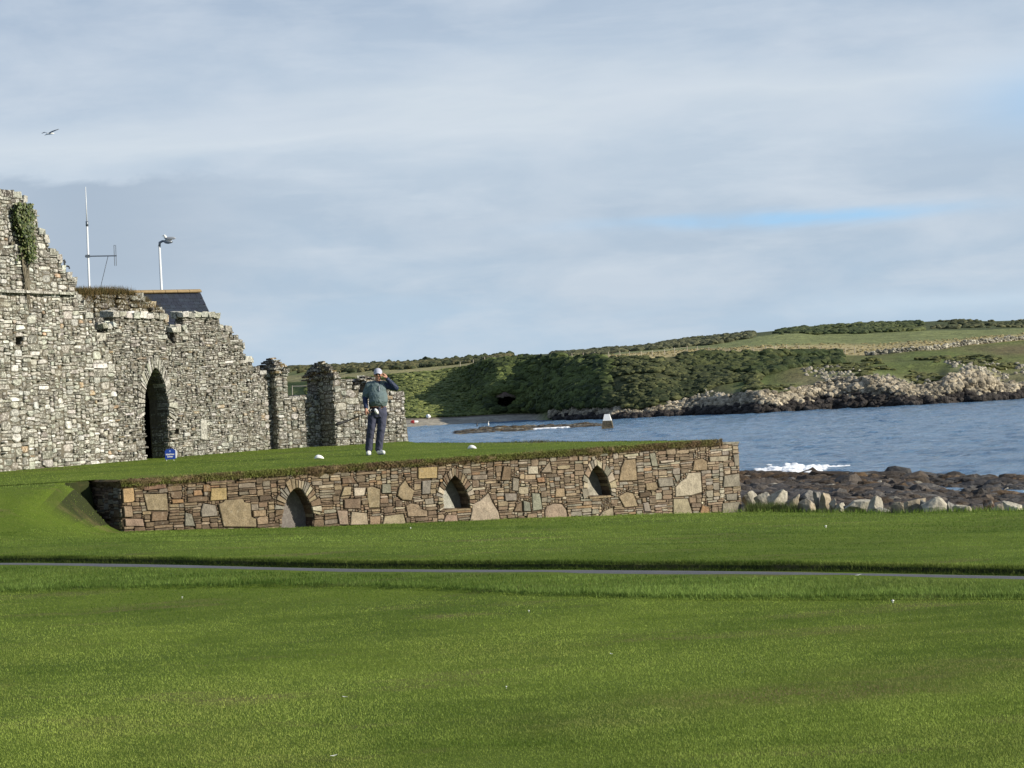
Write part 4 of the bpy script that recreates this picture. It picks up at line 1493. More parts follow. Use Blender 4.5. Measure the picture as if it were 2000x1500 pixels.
c4 = [p0 + nr_ * ww_ + dr * 0.1, p1 + nr_ * ww_ - dr * 0.1, p1 - nr_ * ww_ - dr * 0.1, p0 - nr_ * ww_ + dr * 0.1]
vs = [(q.x, q.y, 0.3) for q in c4] + [(q.x, q.y, zw + 0.25) for q in c4] + [tuple(p0 + dr * 0.1 - Vector((0, 0, .05))), tuple(p1 - dr * 0.1 - Vector((0, 0, .05)))]
mb.add(vs, [(0, 1, 5, 4), (2, 3, 7, 6), (1, 2, 6, 9, 5), (3, 0, 4, 8, 7)], (0.3, 0.3, 0.3))
mb.build('building_walls', M['render'], bd)
sm = MB(); sm.box((0, 0, 0), (0.245, 0.30, 0.018), (0.030, 0.036, 0.050))
sms = []
for k_ in range(4):
    c = jitcol((0.022, 0.030, 0.048), iv, 0.35)
    m_ = MB(); j = lambda: iv.uniform(-0.006, 0.006)
    m_.add([(x_ + j(), y_ + j(), z_ + (0.012 if y_ > 0.1 else 0) + j() * 0.4) for x_ in (0, 0.205) for y_ in (0, 0.24) for z_ in (0, 0.010)],
           [(0, 1, 3, 2), (4, 6, 7, 5), (0, 4, 5, 1), (2, 3, 7, 6), (0, 2, 6, 4), (1, 5, 7, 3)], c)
    me = m_.mesh('slate'); me.materials.append(M['slate']); sms.append(me)
MR = Matrix((dr, sd, nup)).transposed().to_4x4()
cnt = 0
for r in range(12):
    for c in range(int(rl / 0.21)):
        uu = rl - 0.22 - c * 0.21 - (0.105 if r % 2 else 0)
        if uu < 1.0 or cnt >= 295 or rl - uu > 5.2: continue
        o = bpy.data.objects.new('slate', sms[iv.randrange(4)]); COL.objects.link(o); o.parent = bd
        pp = Lr + dr * uu + sd * (0.06 + r * 0.15) + nup * 0.012
        o.matrix_basis = Matrix.Translation(pp - bd.location) @ MR
        cnt += 1
# the remaining courses as one piece
mb = MB()
for r in range(9, 19):
    for c in range(int(rl / 0.25)):
        uu = rl - 0.26 - c * 0.25 - (0.125 if r % 2 else 0)
        if uu < 0: continue
        pp = Lr + dr * uu + sd * (0.06 + r * 0.2) + nup * 0.012
        mb.box((0, 0, 0), (0.245, 0.3, 0.014), (0.032, 0.038, 0.052), Matrix.Translation(pp) @ MR)
o = mb.build('lower_slates', M['slate'], bd); o['kind'] = 'stuff'
rt = MB()
for i in range(13):
    a = math.radians(-60 + i * 10)
prof = [(math.sin(math.radians(a)) * 0.15, math.cos(math.radians(a)) * 0.11 - 0.02) for a in (-80, -40, 0, 40, 80)]
vs = [(0.0, p[0], p[1]) for p in prof] + [(0.44, p[0], p[1]) for p in prof] + [(0.0, p[0] * .8, p[1] - .03) for p in prof] + [(0.44, p[0] * .8, p[1] - .03) for p in prof]
fs = [(i, i + 1, 6 + i, 5 + i) for i in range(4)] + [(10 + i, 15 + i, 16 + i, 11 + i) for i in range(4)] + [(i, 10 + i, 11 + i, i + 1) for i in range(4)] + [(5 + i, 6 + i, 16 + i, 15 + i) for i in range(4)] + [(0, 5, 15, 10), (4, 14, 19, 9)]
rt.add(vs, fs); rme = rt.mesh('ridge_tile'); rme.materials.append(M['ridge'])
MT = Matrix((dr, nr_, Vector((0, 0, 1)))).transposed().to_4x4()
for i in range(int(rl / 0.455)):
    o = bpy.data.objects.new('ridge_tile', rme); COL.objects.link(o); o.parent = bd
    o.matrix_basis = Matrix.Translation(Lr + dr * (rl - 0.45 - i * 0.455) + Vector((0, 0, 0.02)) - bd.location) @ MT

# ------------------------------------------------------------------ lamp post, gulls, aerial
D = 84
top = PD(311, 476, D); bot = PD(317, 567, D)
axis = (bot - top).normalized()
foot = Vector((top.x + 0.0, top.y, 0.3))
lp = empty('lamp_post', foot, 'white street lamp post with a gull perched on its lantern, behind the slate roof', 'lamp post')
mb = MB(); mb.tube([foot, Vector((top.x, top.y, top.z - 0.05))], [0.075, 0.042], 12); mb.build('pole', M['post'], lp, True)
mb = MB(); mb.tube([top + Vector((0, 0, -0.1)), top + Vector((0.02, 0, 0.04)), top + Vector((0.12, 0, 0.09)), top + Vector((0.26, 0, 0.08))], [0.055, 0.05, 0.045, 0.04], 10)
mb.build('arm', M['metal'], lp, True)
mb = MB()
c0 = top + Vector((0.34, -0.05, 0.04))
rings = []
for (dx, ry, rz) in ((-0.14, 0.03, 0.02), (-0.10, 0.08, 0.05), (0.0, 0.11, 0.07), (0.12, 0.09, 0.05), (0.18, 0.03, 0.02)):
    rings.append([(c0.x + dx, c0.y + ry * math.cos(t), c0.z + rz * math.sin(t)) for t in [i * math.pi / 5 for i in range(10)]])
vs = [q for r in rings for q in r]
fs = [(i * 10 + j, i * 10 + (j + 1) % 10, (i + 1) * 10 + (j + 1) % 10, (i + 1) * 10 + j) for i in range(4) for j in range(10)] + [tuple(range(10)), tuple(range(40, 50))]
mb.add(vs, fs); mb.build('lantern', M['metal'], lp, True)


def ellipsoid(mb, c, r, n=10, m=7, col=(0.5, 0.5, 0.5), M_=None):
    vs = []
    for i in range(1, m):
        th = math.pi * i / m
        for j in range(n):
            ph = 2 * math.pi * j / n
            q = Vector((r[0] * math.sin(th) * math.cos(ph), r[1] * math.sin(th) * math.sin(ph), r[2] * math.cos(th)))
            if M_: q = M_ @ q
            vs.append(tuple(Vector(c) + q))
    b = len(vs)
    for z_ in (1, -1):
        q = Vector((0, 0, r[2] * z_))
        if M_: q = M_ @ q
        vs.append(tuple(Vector(c) + q))
    fs = [(i * n + j, i * n + (j + 1) % n, (i + 1) * n + (j + 1) % n, (i + 1) * n + j) for i in range(m - 2) for j in range(n)]
    fs += [(b, (j + 1) % n, j) for j in range(n)] + [(b + 1, (m - 2) * n + j, (m - 2) * n + (j + 1) % n) for j in range(n)]
    mb.add(vs, fs, col)


g0 = top + Vector((0.32, -0.05, 0.06))
gl = empty('perched_gull', g0, 'white and grey gull sitting on top of the street lamp', 'gull')
def gp(x_, y_, z_): return g0 + Vector((x_, y_, z_))
mb = MB(); ellipsoid(mb, gp(0.06, 0, 0.10), (0.16, 0.075, 0.075)); ellipsoid(mb, gp(-0.07, 0, 0.17), (0.06, 0.05, 0.07)); ellipsoid(mb, gp(-0.10, 0, 0.23), (0.05, 0.042, 0.042))
mb.build('gull_body', M['feather'], gl, True)
mb = MB()
for s_ in (-1, 1):
    ellipsoid(mb, gp(0.12, s_ * 0.06, 0.12), (0.20, 0.02, 0.055))
mb.build('folded_wings', M['gullgrey'], gl, True)
mb = MB(); mb.tube([gp(-0.145, 0, 0.23), gp(-0.20, 0, 0.215)], [0.012, 0.004], 6); mb.build('beak', M['beak'], gl)
mb = MB()
for s_ in (-1, 1): mb.tube([gp(0.0, s_ * 0.03, 0.0), gp(0.0, s_ * 0.03, 0.06)], 0.006, 5)
mb.build('gull_legs', M['beak'], gl)

# flying gull
D = 150
c = PD(95, 260, D)
fg = empty('flying_gull', c, 'gull gliding high in the sky above the ruin', 'gull')
def fp(px_, py_, dd=0): return PD(px_, py_, D + dd)
mb = MB()
mb.tube([fp(88, 264), fp(91, 262.2), fp(95, 261), fp(101, 260.8), fp(106, 260.5)], [0.015, 0.05, 0.075, 0.06, 0.02], 8); mb.build('gull_body', M['feather'], fg, True)
mb = MB()
mb.tube([fp(88, 264.2), fp(86.8, 264.9)], [0.02, 0.006], 6); mb.build('beak', M['beak'], fg)
for pts in ([(96, 260.5, -0.1, .13), (103, 256.8, -0.3, .15), (109, 254.5, -0.4, .10), (115.5, 252, -0.5, .02)], [(94, 260.3, 0.2, .13), (89, 258.6, 0.5, .13), (86, 259, 0.8, .09), (81.5, 260.5, 1.1, .02)]):
    mb = MB()
    vs = []
    for (a, b, dd, ch) in pts:
        q = fp(a, b, dd)
        vs += [tuple(q + Vector((-0.3 * ch, -ch * .8, 0.02))), tuple(q + Vector((0.3 * ch, ch * .8, 0))), tuple(q + Vector((0, 0, -0.018)))]
    fs = []
    for i in range(len(pts) - 1):
        for (a, b) in ((0, 1), (1, 2), (2, 0)):
            fs.append((i * 3 + a, i * 3 + b, (i + 1) * 3 + b, (i + 1) * 3 + a))
    fs.append((9, 10, 11))
    mb.add(vs, fs); mb.build('wing', M['gullgrey'], fg, True)

# aerial mast
D = 80
mt = PD(167, 365, D); mbm = PD(170, 440, D); base = PD(174.5, 567, D)
foot = base + (base - mbm).normalized() * 3.0
am = empty('aerial_mast', foot, 'tall thin white aerial mast with a side arm behind the ruin', 'aerial')
mb = MB(); mb.tube([foot, mbm], [0.045, 0.036], 10); mb.build('mast', M['post'], am, True)
mb = MB(); mb.tube([mbm, mt], [0.022, 0.014], 8); mb.build('whip', M['post'], am, True)
mb = MB(); mb.tube([PD(169.8, 432, D), PD(170.2, 442, D)], 0.05, 8); mb.build('joint', M['metal'], am, True)
mb = MB(); mb.tube([PD(166, 500.5, D), PD(228, 499.5, D)], 0.022, 8); mb.build('cross_arm', M['metal'], am)
mb = MB(); mb.box(PD(169, 503, D) - Vector((.03, .05, .0)), PD(174, 497.5, D) + Vector((.03, .05, 0))); mb.build('clamp', M['metal'], am)
mb = MB(); mb.tube([PD(222.5, 479, D), PD(226, 479, D), PD(227.3, 519, D), PD(224, 519, D), PD(222.5, 479, D)], 0.012, 6); mb.build('dipole', M['metal'], am)
mb = MB(); mb.tube([PD(211, 500.5, D), PD(193, 575, D)], 0.012, 6); mb.build('stay', M['metal'], am)

# ------------------------------------------------------------------ blue notice sign
q = PZ(333, 900, TEE)
sg = empty('notice_sign', q, 'small blue sign on two white legs in front of the dark doorway', 'sign')
st = Vector((math.cos(math.radians(8)), math.sin(math.radians(8)), 0)); sn = Vector((st.y, -st.x, 0))
Dg = q.y
def sp(u, v, w_=0.0): return q + st * u + Vector((0, 0, v)) + sn * w_
SW, Hh = 0.115, 0.245
mb = MB()
prof = [(-SW, 0.035), (SW, 0.035), (SW + .004, 0.23), (SW * .6, 0.265), (0, 0.272), (-SW * .6, 0.262), (-SW, 0.225)]
mb.add([tuple(sp(a, b, 0.0)) for a, b in prof] + [tuple(sp(a, b, 0.012)) for a, b in prof], [tuple(range(7)), tuple(range(13, 6, -1))] + [(i, (i + 1) % 7, 7 + (i + 1) % 7, 7 + i) for i in range(7)])
mb.build('board', M['blue'], sg)
mb = MB()
prof2 = [(SW - 0.02, 0.05), (SW + .028, 0.06), (SW + .040, 0.20), (SW + .012, 0.245), (SW - .02, 0.25)]
mb.add([tuple(sp(a, b, -0.03)) for a, b in prof2] + [tuple(sp(a, b, -0.022)) for a, b in prof2], [tuple(range(5)), tuple(range(9, 4, -1))] + [(i, (i + 1) % 5, 5 + (i + 1) % 5, 5 + i) for i in range(5)])
mb.build('rear_board', M['white'], sg)
for a in (-0.085, 0.075):
    mb = MB(); mb.tube([sp(a, -0.05, -0.01), sp(a, 0.05, -0.01)], 0.007, 6); mb.build('leg', M['white'], sg)
mb = MB(); ellipsoid(mb, sp(-0.005, 0.215, 0.013), (0.016, 0.002, 0.023)); mb.build('crest', M['crest'], sg)
for (txt, v, wid, size_) in (('PEDESTRIAN', 0.128, 0.182, 0.043), ('PATHWAY', 0.075, 0.125, 0.043)):
    cu_ = bpy.data.curves.new('lettering', 'FONT'); cu_.body = txt; cu_.size = size_; cu_.align_x = 'CENTER'; cu_.extrude = 0.0008; cu_.offset = 0.0016
    to = bpy.data.objects.new('lettering', cu_); COL.objects.link(to)
    bpy.context.view_layer.update()
    sx_ = wid / max(0.01, to.dimensions.x)
    me = bpy.data.meshes.new_from_object(to.evaluated_get(bpy.context.evaluated_depsgraph_get()))
    bpy.data.objects.remove(to)
    me.materials.clear(); me.materials.append(M['white'])
    MM = Matrix((st, Vector((0, 0, 1)), sn)).transposed().to_4x4()
    me.transform(Matrix.Translation(sp(-0.003, v, 0.0135)) @ MM @ Matrix.Diagonal((sx_, 1.0, 1, 1)))
    link('lettering', me, M['white'], sg)

# ------------------------------------------------------------------ sea
wm, wt = material('sea_water', 0.12, 0.5)
wt.b.inputs['IOR'].default_value = 1.33
pos = wt.n('ShaderNodeNewGeometry').outputs['Position']
wa = wt.noise(wt.mapping(pos, (0.55, 1.1, 1)), 1.6, 6, 0.62, 0.4)
wb = wt.noise(wt.mapping(pos, (0.35, 0.7, 1), rot=(0, 0, 0.4)), 0.35, 4, 0.55)
wc = wt.mix(wt.ramp(wt.noise(wt.mapping(pos, (0.012, 0.03, 1)), 1.0, 4), [(0.4, 0.0), (0.65, 1.0)]), (0.110, 0.220, 0.365), (0.165, 0.295, 0.45))
wm.node_tree.links.new(wc, wt.b.inputs['Base Color'])
hh = wt.math('ADD', wa, wt.math('MULTIPLY', wb, 1.6))
wbp = wt.n('ShaderNodeBump', inp={'Strength': 1.0, 'Distance': 1.5, 'Height': hh})
wm.node_tree.links.new(wbp.outputs[0], wt.b.inputs['Normal'])
mb = MB()
mb.add([(-9000, -9000, SEA - 0.4), (9000, -9000, SEA - 0.4), (9000, 9000, SEA - 0.4), (-9000, 9000, SEA - 0.4)], [(0, 1, 2, 3)])
o = mb.build('open_sea', wm); tag(o, kind='structure')
xs = np.arange(-70, 175, 0.7); ys = np.concatenate([np.arange(62, 200, 0.6), np.arange(200, 500, 1.0)])
X, Y = np.meshgrid(xs, ys)
Z = SEA + 0.30 * fbm(X * 0.45, Y * 0.55, 0, 4, 71) + 0.05 * fbm(X * 0.05, Y * 0.09, 0, 2, 72)
o = np_mesh('sea', np.stack([X, Y, Z], -1).reshape(-1, 3), grid_faces(len(ys), len(xs)), smooth=True, mat=wm)
tag(o, kind='structure')

# ------------------------------------------------------------------ rocks of the near shore
def ico(sub):
    bm = bmesh.new()
    bmesh.ops.create_icosphere(bm, subdivisions=sub, radius=1)
    V = np.array([v.co[:] for v in bm.verts]); Fc = np.array([[v.index for v in f.verts] for f in bm.faces])
    bm.free()
    return V, Fc


ICO1, ICO2, ICO3, ICO4 = ico(1), ico(2), ico(3), ico(4)


def rock_shape(rs, ic, planes=11, rough=0.03):
    V, Fc = ic
    n_ = rs.normal(size=(planes, 3)); n_ /= np.linalg.norm(n_, axis=1)[:, None]
    d_ = rs.uniform(0.45 if planes >= 18 else 0.62, 1.0, planes)
    dots = V @ n_.T
    r = np.min(np.where(dots > 0.05, d_ / np.maximum(dots, 0.05), 9), 1)
    r = np.minimum(r, 1.5 if planes >= 18 else 1.25)
    P = V * r[:, None]
    if rough:
        off = rs.uniform(0, 50, 3)
        P = P * (1 + rough * 2 * fbm(P[:, 0] * 3 + off[0], P[:, 1] * 3 + off[1], P[:, 2] * 3 + off[2], 3, 4))[:, None]
    return P, Fc


def many(name, variants, pos_, scl, cols, rs, mat, parent=None, squash=(1, 1, 1), tiltmax=0.6):
    """joins many placed copies of a few shapes"""
    Vs, Fs, Cs = [], [], []
    base = 0
    n_ = len(pos_)
    vi = rs.integers(0, len(variants), n_)
    for k_, (P, Fc) in enumerate(variants):
        idx = np.where(vi == k_)[0]
        if not len(idx): continue
        a = rs.uniform(0, 2 * np.pi, len(idx)); b = rs.uniform(-tiltmax, tiltmax, len(idx))
        ca, sa, cb, sb = np.cos(a), np.sin(a), np.cos(b), np.sin(b)
        Q = P[None] * np.array(squash)
        x_, y_, z_ = Q[..., 0], Q[..., 1], Q[..., 2]
        y2, z2 = y_ * cb[:, None] - z_ * sb[:, None], y_ * sb[:, None] + z_ * cb[:, None]
        x3, y3 = x_ * ca[:, None] - y2 * sa[:, None], x_ * sa[:, None] + y2 * ca[:, None]
        Q = np.stack([x3, y3, z2], -1) * np.atleast_2d(scl[idx].T).T.reshape(len(idx), 1, -1) + pos_[idx][:, None]
        Vs.append(Q.reshape(-1, 3))
        Fs.append((Fc[None] + (np.arange(len(idx)) * len(P))[:, None, None]).reshape(-1, 3) + base)
        Cs.append(np.repeat(cols[idx], len(P), 0))
        base += len(idx) * len(P)
    o_ = np_mesh(name, np.concatenate(Vs), np.concatenate(Fs), np.concatenate(Cs), mat=mat, parent=parent)
    return o_


RS = np.random.default_rng(91)


def shore_z(px, D):
    """height of the rocky shore seen in column px at distance D"""
    Dw = np.interp(px, (700, 1450, 1700, 2000, 2500), (150, 125, 114, 101, 92))
    De = np.interp(px, (1000, 1447, 2000, 2500), (47.0, E1.y, E2.y, 31.0))
    f = (D - De) / (Dw - De)
    z = -1.16 - 2.28 * np.clip(f, 0, 1.0) ** 0.85 - 3.0 * np.clip(f - 1, 0, 1)
    k_ = sst(1770, 1840, px)
    alt = z - 0.22 * np.exp(-((f - 0.4) / 0.2) ** 2) - 1.0 * np.exp(-((f - 0.77) / 0.08) ** 2)
    return z * (1 - k_) + np.minimum(z, alt) * k_


cols_ = np.arange(740, 2620, 6.0)
fr = np.concatenate([np.linspace(-0.03, 0.3, 70), np.linspace(0.305, 1.12, 150)])
PX, FRr = np.meshgrid(cols_, fr)
Dw = np.interp(PX, (700, 1450, 1700, 2000, 2500), (150, 125, 114, 101, 92))
De = np.interp(PX, (1000, 1447, 2000, 2500), (47.0, E1.y + 0.2, E2.y + 0.2, 31.0))
DD = De + (Dw - De) * FRr
XX = (PX - 1000) / F * DD
ZZ = shore_z(PX, DD)
rg_ = fbm(XX * 0.35, DD * 0.22, 0, 5, 81, ridged=True)
ZZ = ZZ + (0.22 * rg_ + 0.16 * fbm(XX * 1.3, DD * 1.0, 0, 3, 82)) * sst(0.0, 0.06, FRr)
wn = np.clip(0.5 + 0.9 * fbm(XX * 0.25, DD * 0.12, 0, 4, 83), 0, 1)[..., None]
cs = np.array([0.050, 0.030, 0.014]) * wn + np.array([0.055, 0.052, 0.050]) * (1 - wn)
near = np.clip(1 - FRr / 0.10, 0, 1)[..., None]
cs = cs * (1 - near) + np.array([0.26, 0.24, 0.19]) * near
V = np.stack([XX, DD, ZZ], -1).reshape(-1, 3)
o = np_mesh('rocky_shore', V, grid_faces(len(fr), len(cols_)), cs.reshape(-1, 3), mat=M['rock'])
tag(o, kind='structure')
# loose rocks and weed covered ledges
vars1 = [rock_shape(RS, ICO2, 7, 0.0) for _ in range(10)]
N = 20000
px = RS.uniform(1380, 2300, N)
ff = RS.uniform(0.0, 1.02, N) ** 0.9
Dw = np.interp(px, (700, 1450, 1700, 2000, 2500), (150, 125, 114, 101, 92)); De = np.interp(px, (1000, 1447, 2000, 2500), (47.0, E1.y + .2, E2.y + .2, 31.0))
D_ = De + (Dw - De) * ff
x = (px - 1000) / F * D_
z = shore_z(px, D_)
sz = RS.lognormal(-2.35, 0.45, N) * (0.8 + 0.8 * ff)
wn = np.clip(0.5 + 1.1 * fbm(x * 0.25, D_ * 0.12, 0, 4, 83) + RS.normal(0.08, 0.3, N), 0, 1)[:, None]
cc = np.array([0.058, 0.036, 0.017]) * wn + np.array([0.062, 0.058, 0.054]) * (1 - wn)
pale_ = (RS.uniform(0, 1, N) < np.where(ff < 0.10, 0.55, 0.02))[:, None]
cc = np.where(pale_, np.array([0.32, 0.29, 0.23]), cc) * RS.uniform(0.5, 1.6, (N, 1))
keep = (z > SEA - 0.35)
scl = np.stack([sz * RS.uniform(0.9, 1.7, N), sz, sz * RS.uniform(0.35, 0.9, N)], -1)
big_ = np.argsort(-sz)[:6500]; isb = np.zeros(N, bool); isb[big_] = True
varsS = [rock_shape(RS, ICO1, 5, 0.0) for _ in range(10)]
o = many('weed_ledge_rocks', varsS, np.stack([x, D_, z], -1)[keep & ~isb], scl[keep & ~isb], cc[keep & ~isb], RS, M['rock']); tag(o, kind='stuff')
keep = keep & isb
o = many('shore_rocks', vars1, np.stack([x, D_, z], -1)[keep], scl[keep], cc[keep], RS, M['rock'])
tag(o, kind='stuff')
# foam of a small wave breaking on the ledge
N = 2600
t_ = RS.uniform(0, 1, N)
fpx = 1470 + 175 * t_ + RS.normal(0, 3, N)
env = np.exp(-((t_ - 0.42) / 0.30) ** 2) * (0.35 + 0.9 * np.clip(fbm(t_ * 14, 0 * t_, 0, 3, 55) + 0.5, 0, 1))
Dc = np.interp(fpx, (1470, 1530, 1650), (128, 124, 127)) + RS.normal(0, 1.8, N) * (0.4 + env)
x = (fpx - 1000) / F * Dc
zf = SEA + 0.04 + np.abs(RS.normal(0, 0.08, N)) * env
sz = RS.uniform(0.03, 0.13, N) * (0.4 + env)
foam = plain('sea_foam', (0.80, 0.82, 0.84), 0.9, 0.2, 0.04, 5)
o = many('breaking_foam', [rock_shape(RS, ICO1, 6, 0) for _ in range(4)], np.stack([x, Dc, zf], -1), np.stack([sz * 2.2, sz, sz * 0.7], -1), np.full((N, 3), 0.8), RS, foam)
tag(o, kind='stuff')

# boulders along the grass edge, one object each
bl = [
 (1452, 1478, 962, 985, 'p', 'pinkish pale rock just right of the retaining wall end'), (1476, 1506, 964, 984, 'p', 'flat pale rock behind the tall weeds right of the retaining wall'),
 (1503, 1536, 960, 984, 'p', 'broad pinkish rock behind the weeds, left of the first dark boulder'),
 (1537, 1562, 970, 998, 't', 'tan boulder with a dark left flank, first of the row along the grass'), (1560, 1594, 960, 982, 'd', 'dark rounded boulder lying behind the tan ones near the row start'),
 (1562, 1592, 976, 998, 't', 'tan boulder with a notched top below the dark rounded one'), (1591, 1605, 964, 998, 'd', 'thin dark upright slab between two tan boulders'),
 (1603, 1622, 967, 999, 't', 'tall tan boulder with a slanting pale top'), (1621, 1634, 976, 1001, 't', 'narrow upright orange tan stone beside the tall tan boulder'),
 (1633, 1650, 984, 1001, 'p', 'small pale stone just right of the narrow upright stone'), (1654, 1700, 980, 1003, 'p', 'long low pale boulder with a smooth sloping top'),
 (1650, 1676, 989, 1004, 'd', 'small dark stone in front of the long low pale boulder'), (1697, 1723, 972, 998, 'p', 'pale pointed boulder standing above its neighbours'),
 (1703, 1742, 992, 1006, 'g', 'low grey stone at the foot of the pale pointed boulder'), (1741, 1775, 983, 1006, 't', 'ragged brownish boulder left half of the long broken ledge'),
 (1770, 1806, 978, 1006, 't', 'ragged pale topped boulder right half of the long broken ledge'), (1798, 1811, 980, 1008, 'd', 'dark leaning slab left of the big domed boulder'),
 (1805, 1853, 974, 1002, 'p', 'big pale domed boulder, the largest of the row'), (1811, 1852, 991, 1010, 'd', 'dark blue grey rock in front of the big domed boulder'),
 (1851, 1867, 983, 1010, 'g', 'upright grey stone right of the big domed boulder'), (1865, 1896, 988, 1006, 'p', 'small jagged pale rocks by the tidal pool'),
 (1922, 1944, 980, 1008, 'b', 'dark brown boulder right of the tidal pool'), (1940, 1968, 987, 1012, 't', 'tan boulder with a flat sunlit side right of the dark brown one'),
 (1966, 1999, 982, 1011, 'p', 'pale jagged boulder at the right end of the row'), (2004, 2050, 985, 1014, 't', None), (2060, 2100, 988, 1018, 'g', None),
]
bc = {'p': (0.36, 0.33, 0.26), 't': (0.29, 0.245, 0.175), 'd': (0.10, 0.098, 0.095), 'g': (0.19, 0.185, 0.17), 'b': (0.09, 0.06, 0.04)}
for i, (x0, x1, y0, y1, ck, lab) in enumerate(bl):
    if lab is None: continue
    De_ = float(np.interp((x0 + x1) / 2, (1447, 2000), (E1.y, E2.y))) + (0.9 if y1 < 990 else 0.45)
    c = PD((x0 + x1) / 2, y1, De_)
    wm_ = (x1 - x0) / F * De_; hm_ = (y1 - y0) / F * De_
    P, Fc = rock_shape(RS, ICO4, 20, 0.045)
    mn, mx = P.min(0), P.max(0)
    P = (P - (mn + mx) / 2) / ((mx - mn) / 2)
    P = P * np.array([wm_ * 0.62, max(0.14, wm_ * 0.40), hm_ * 0.74]) + np.array([c.x, c.y, c.z + hm_ * 0.42])
    lo_ = c.z - 0.25
    col_ = np.array(bc[ck])[None] * (1 + 0.5 * fbm(P[:, 0] * 5, P[:, 1] * 5, P[:, 2] * 5, 3, i)[:, None])
    cen = P.mean(0)
    o = np_mesh('boulder', P - cen, Fc, np.clip(col_, 0.02, 1), mat=M['boulder'])
    o.location = cen
    tag(o, lab, 'boulder', 'boulders along the edge of the grass')

# weeds and long grass at the shore edge
N = 9000
px = np.concatenate([R.uniform(1447, 1545, 5200), R.uniform(1540, 2250, N - 5200)])
Dq = np.interp(px, (1447, 2000, 2500), (E1.y, E2.y, 31)) + R.normal(0.15, 0.22, N)
x = (px - 1000) / F * Dq
zl = -0.92 + 0.18 * (px - 1447) / 553
tall = px < 1545
LL = np.where(tall, R.uniform(0.10, 0.26, N), R.uniform(0.05, 0.15, N))
g_ = R.uniform(0, 1, (N, 1))
col = np.array([0.05, 0.10, 0.02]) * g_ + np.array([0.16, 0.17, 0.06]) * (1 - g_)
blades('edge_weeds', x, Dq, zl, LL, np.full(N, 0.012), col, R, lean=0.7)
N = 2500
tq = R.uniform(0, 1, N); fa_ = np.array(far)
ix = (tq * (len(fa_) - 1)).astype(int); fx_ = tq * (len(fa_) - 1) - ix
q = fa_[ix] * (1 - fx_[:, None]) + fa_[np.minimum(ix + 1, len(fa_) - 1)] * fx_[:, None] + R.normal(0, 0.05, (N, 2))
bump_ = np.exp(-((q[:, 0] - 0.45) / 0.5) ** 2)
col = np.array([0.09, 0.11, 0.03]) * (1 - 0.5 * bump_[:, None]) + np.array([0.12, 0.09, 0.05]) * 0.5 * bump_[:, None]
blades('tee_edge_tussocks', q[:, 0], q[:, 1], np.full(N, TEE - 0.01), 0.035 + 0.06 * bump_, np.full(N, 0.014), col * R.uniform(0.5, 1.3, (N, 1)), R)

# ------------------------------------------------------------------ far headland
K = {
 'W': ([300, 540, 780, 800, 900, 1000, 1040, 1100, 1150, 1205, 1275, 1337, 1497, 1600, 1800, 2000, 2200, 2500],
       [842, 838, 835, 834, 828.5, 823, 820.5, 822, 820, 819, 816, 812.5, 807.5, 800.5, 791.5, 780, 769, 753]),
 'R': ([300, 540, 800, 900, 940, 1000, 1050, 1080, 1120, 1150, 1190, 1250, 1300, 1330, 1400, 1450, 1480, 1520, 1550, 1600, 1640, 1700, 1740, 1790, 1830, 1850, 1900, 1935, 1955, 2000, 2200, 2500],
       [818, 818, 815, 812, 809, 806, 806, 803, 795, 798, 796, 805, 790, 783, 778, 772, 764, 768, 762, 748, 742, 735, 742, 757, 752, 735, 722, 737, 753, 744, 735, 720]),
 'C': ([300, 540, 640, 800, 900, 950, 1000, 1100, 1200, 1300, 1400, 1500, 1560, 1650, 1750, 1850, 2000, 2500],
       [785, 780, 775, 768, 765, 760, 757, 757, 755, 745, 738, 740, 716, 713, 713, 706, 704, 690]),
 'B': ([300, 540, 640, 800, 900, 950, 1000, 1100, 1180, 1250, 1350, 1400, 1500, 1600, 1660, 1750, 1850, 2000, 2500],
       [755, 748, 741, 728, 717, 707, 702, 701, 699, 699, 690, 696, 693, 691, 694, 690, 680, 662, 650]),
 'T': ([300, 540, 640, 800, 900, 1000, 1100, 1200, 1300, 1400, 1500, 1600, 1700, 1800, 1900, 2000, 2500],
       [727, 725, 723, 716, 708, 699, 694, 687, 678, 664, 652, 650.5, 649, 645, 643, 640, 630]),
 'S': ([300, 540, 570, 640, 700, 760, 800, 870, 950, 1000, 1100, 1150, 1200, 1250, 1300, 1400, 1440, 1480, 1520, 1600, 1700, 1800, 1870, 1930, 2000, 2500],
       [726, 721, 719, 717.5, 714, 714, 710, 705, 699, 694, 690, 686, 682, 674, 668, 657, 652, 650, 645, 638, 631, 629, 624, 628, 625, 612]),
}
hor = lambda px: 775 - (px - 1000) * 0.05066
for k_, yv in (('W', 909), ('R', 897), ('C', 850), ('B', 815), ('T', 783), ('S', 776)):
    K[k_] = ([-700] + K[k_][0], [yv + 5] + K[k_][1])
def kd(name, px):
    """distance of each guide line"""
    W_ = 5.0 * F / (np.interp(px, *K['W']) - hor(px))
    add = {'W': ((300, 2500), (0, 0)), 'R': ((300, 900, 1080, 1350, 2500), (16, 14, 7, 7, 8)), 'C': ((300, 900, 960, 1300, 1500, 2500), (60, 50, 12, 16, 30, 34)),
           'B': ((300, 900, 960, 1300, 1500, 2500), (120, 90, 26, 34, 60, 80)), 'T': ((300, 900, 960, 1300, 2500), (170, 150, 130, 130, 170)), 'S': ((300, 2500), (240, 260))}[name]
    return W_ + np.interp(px, *add)


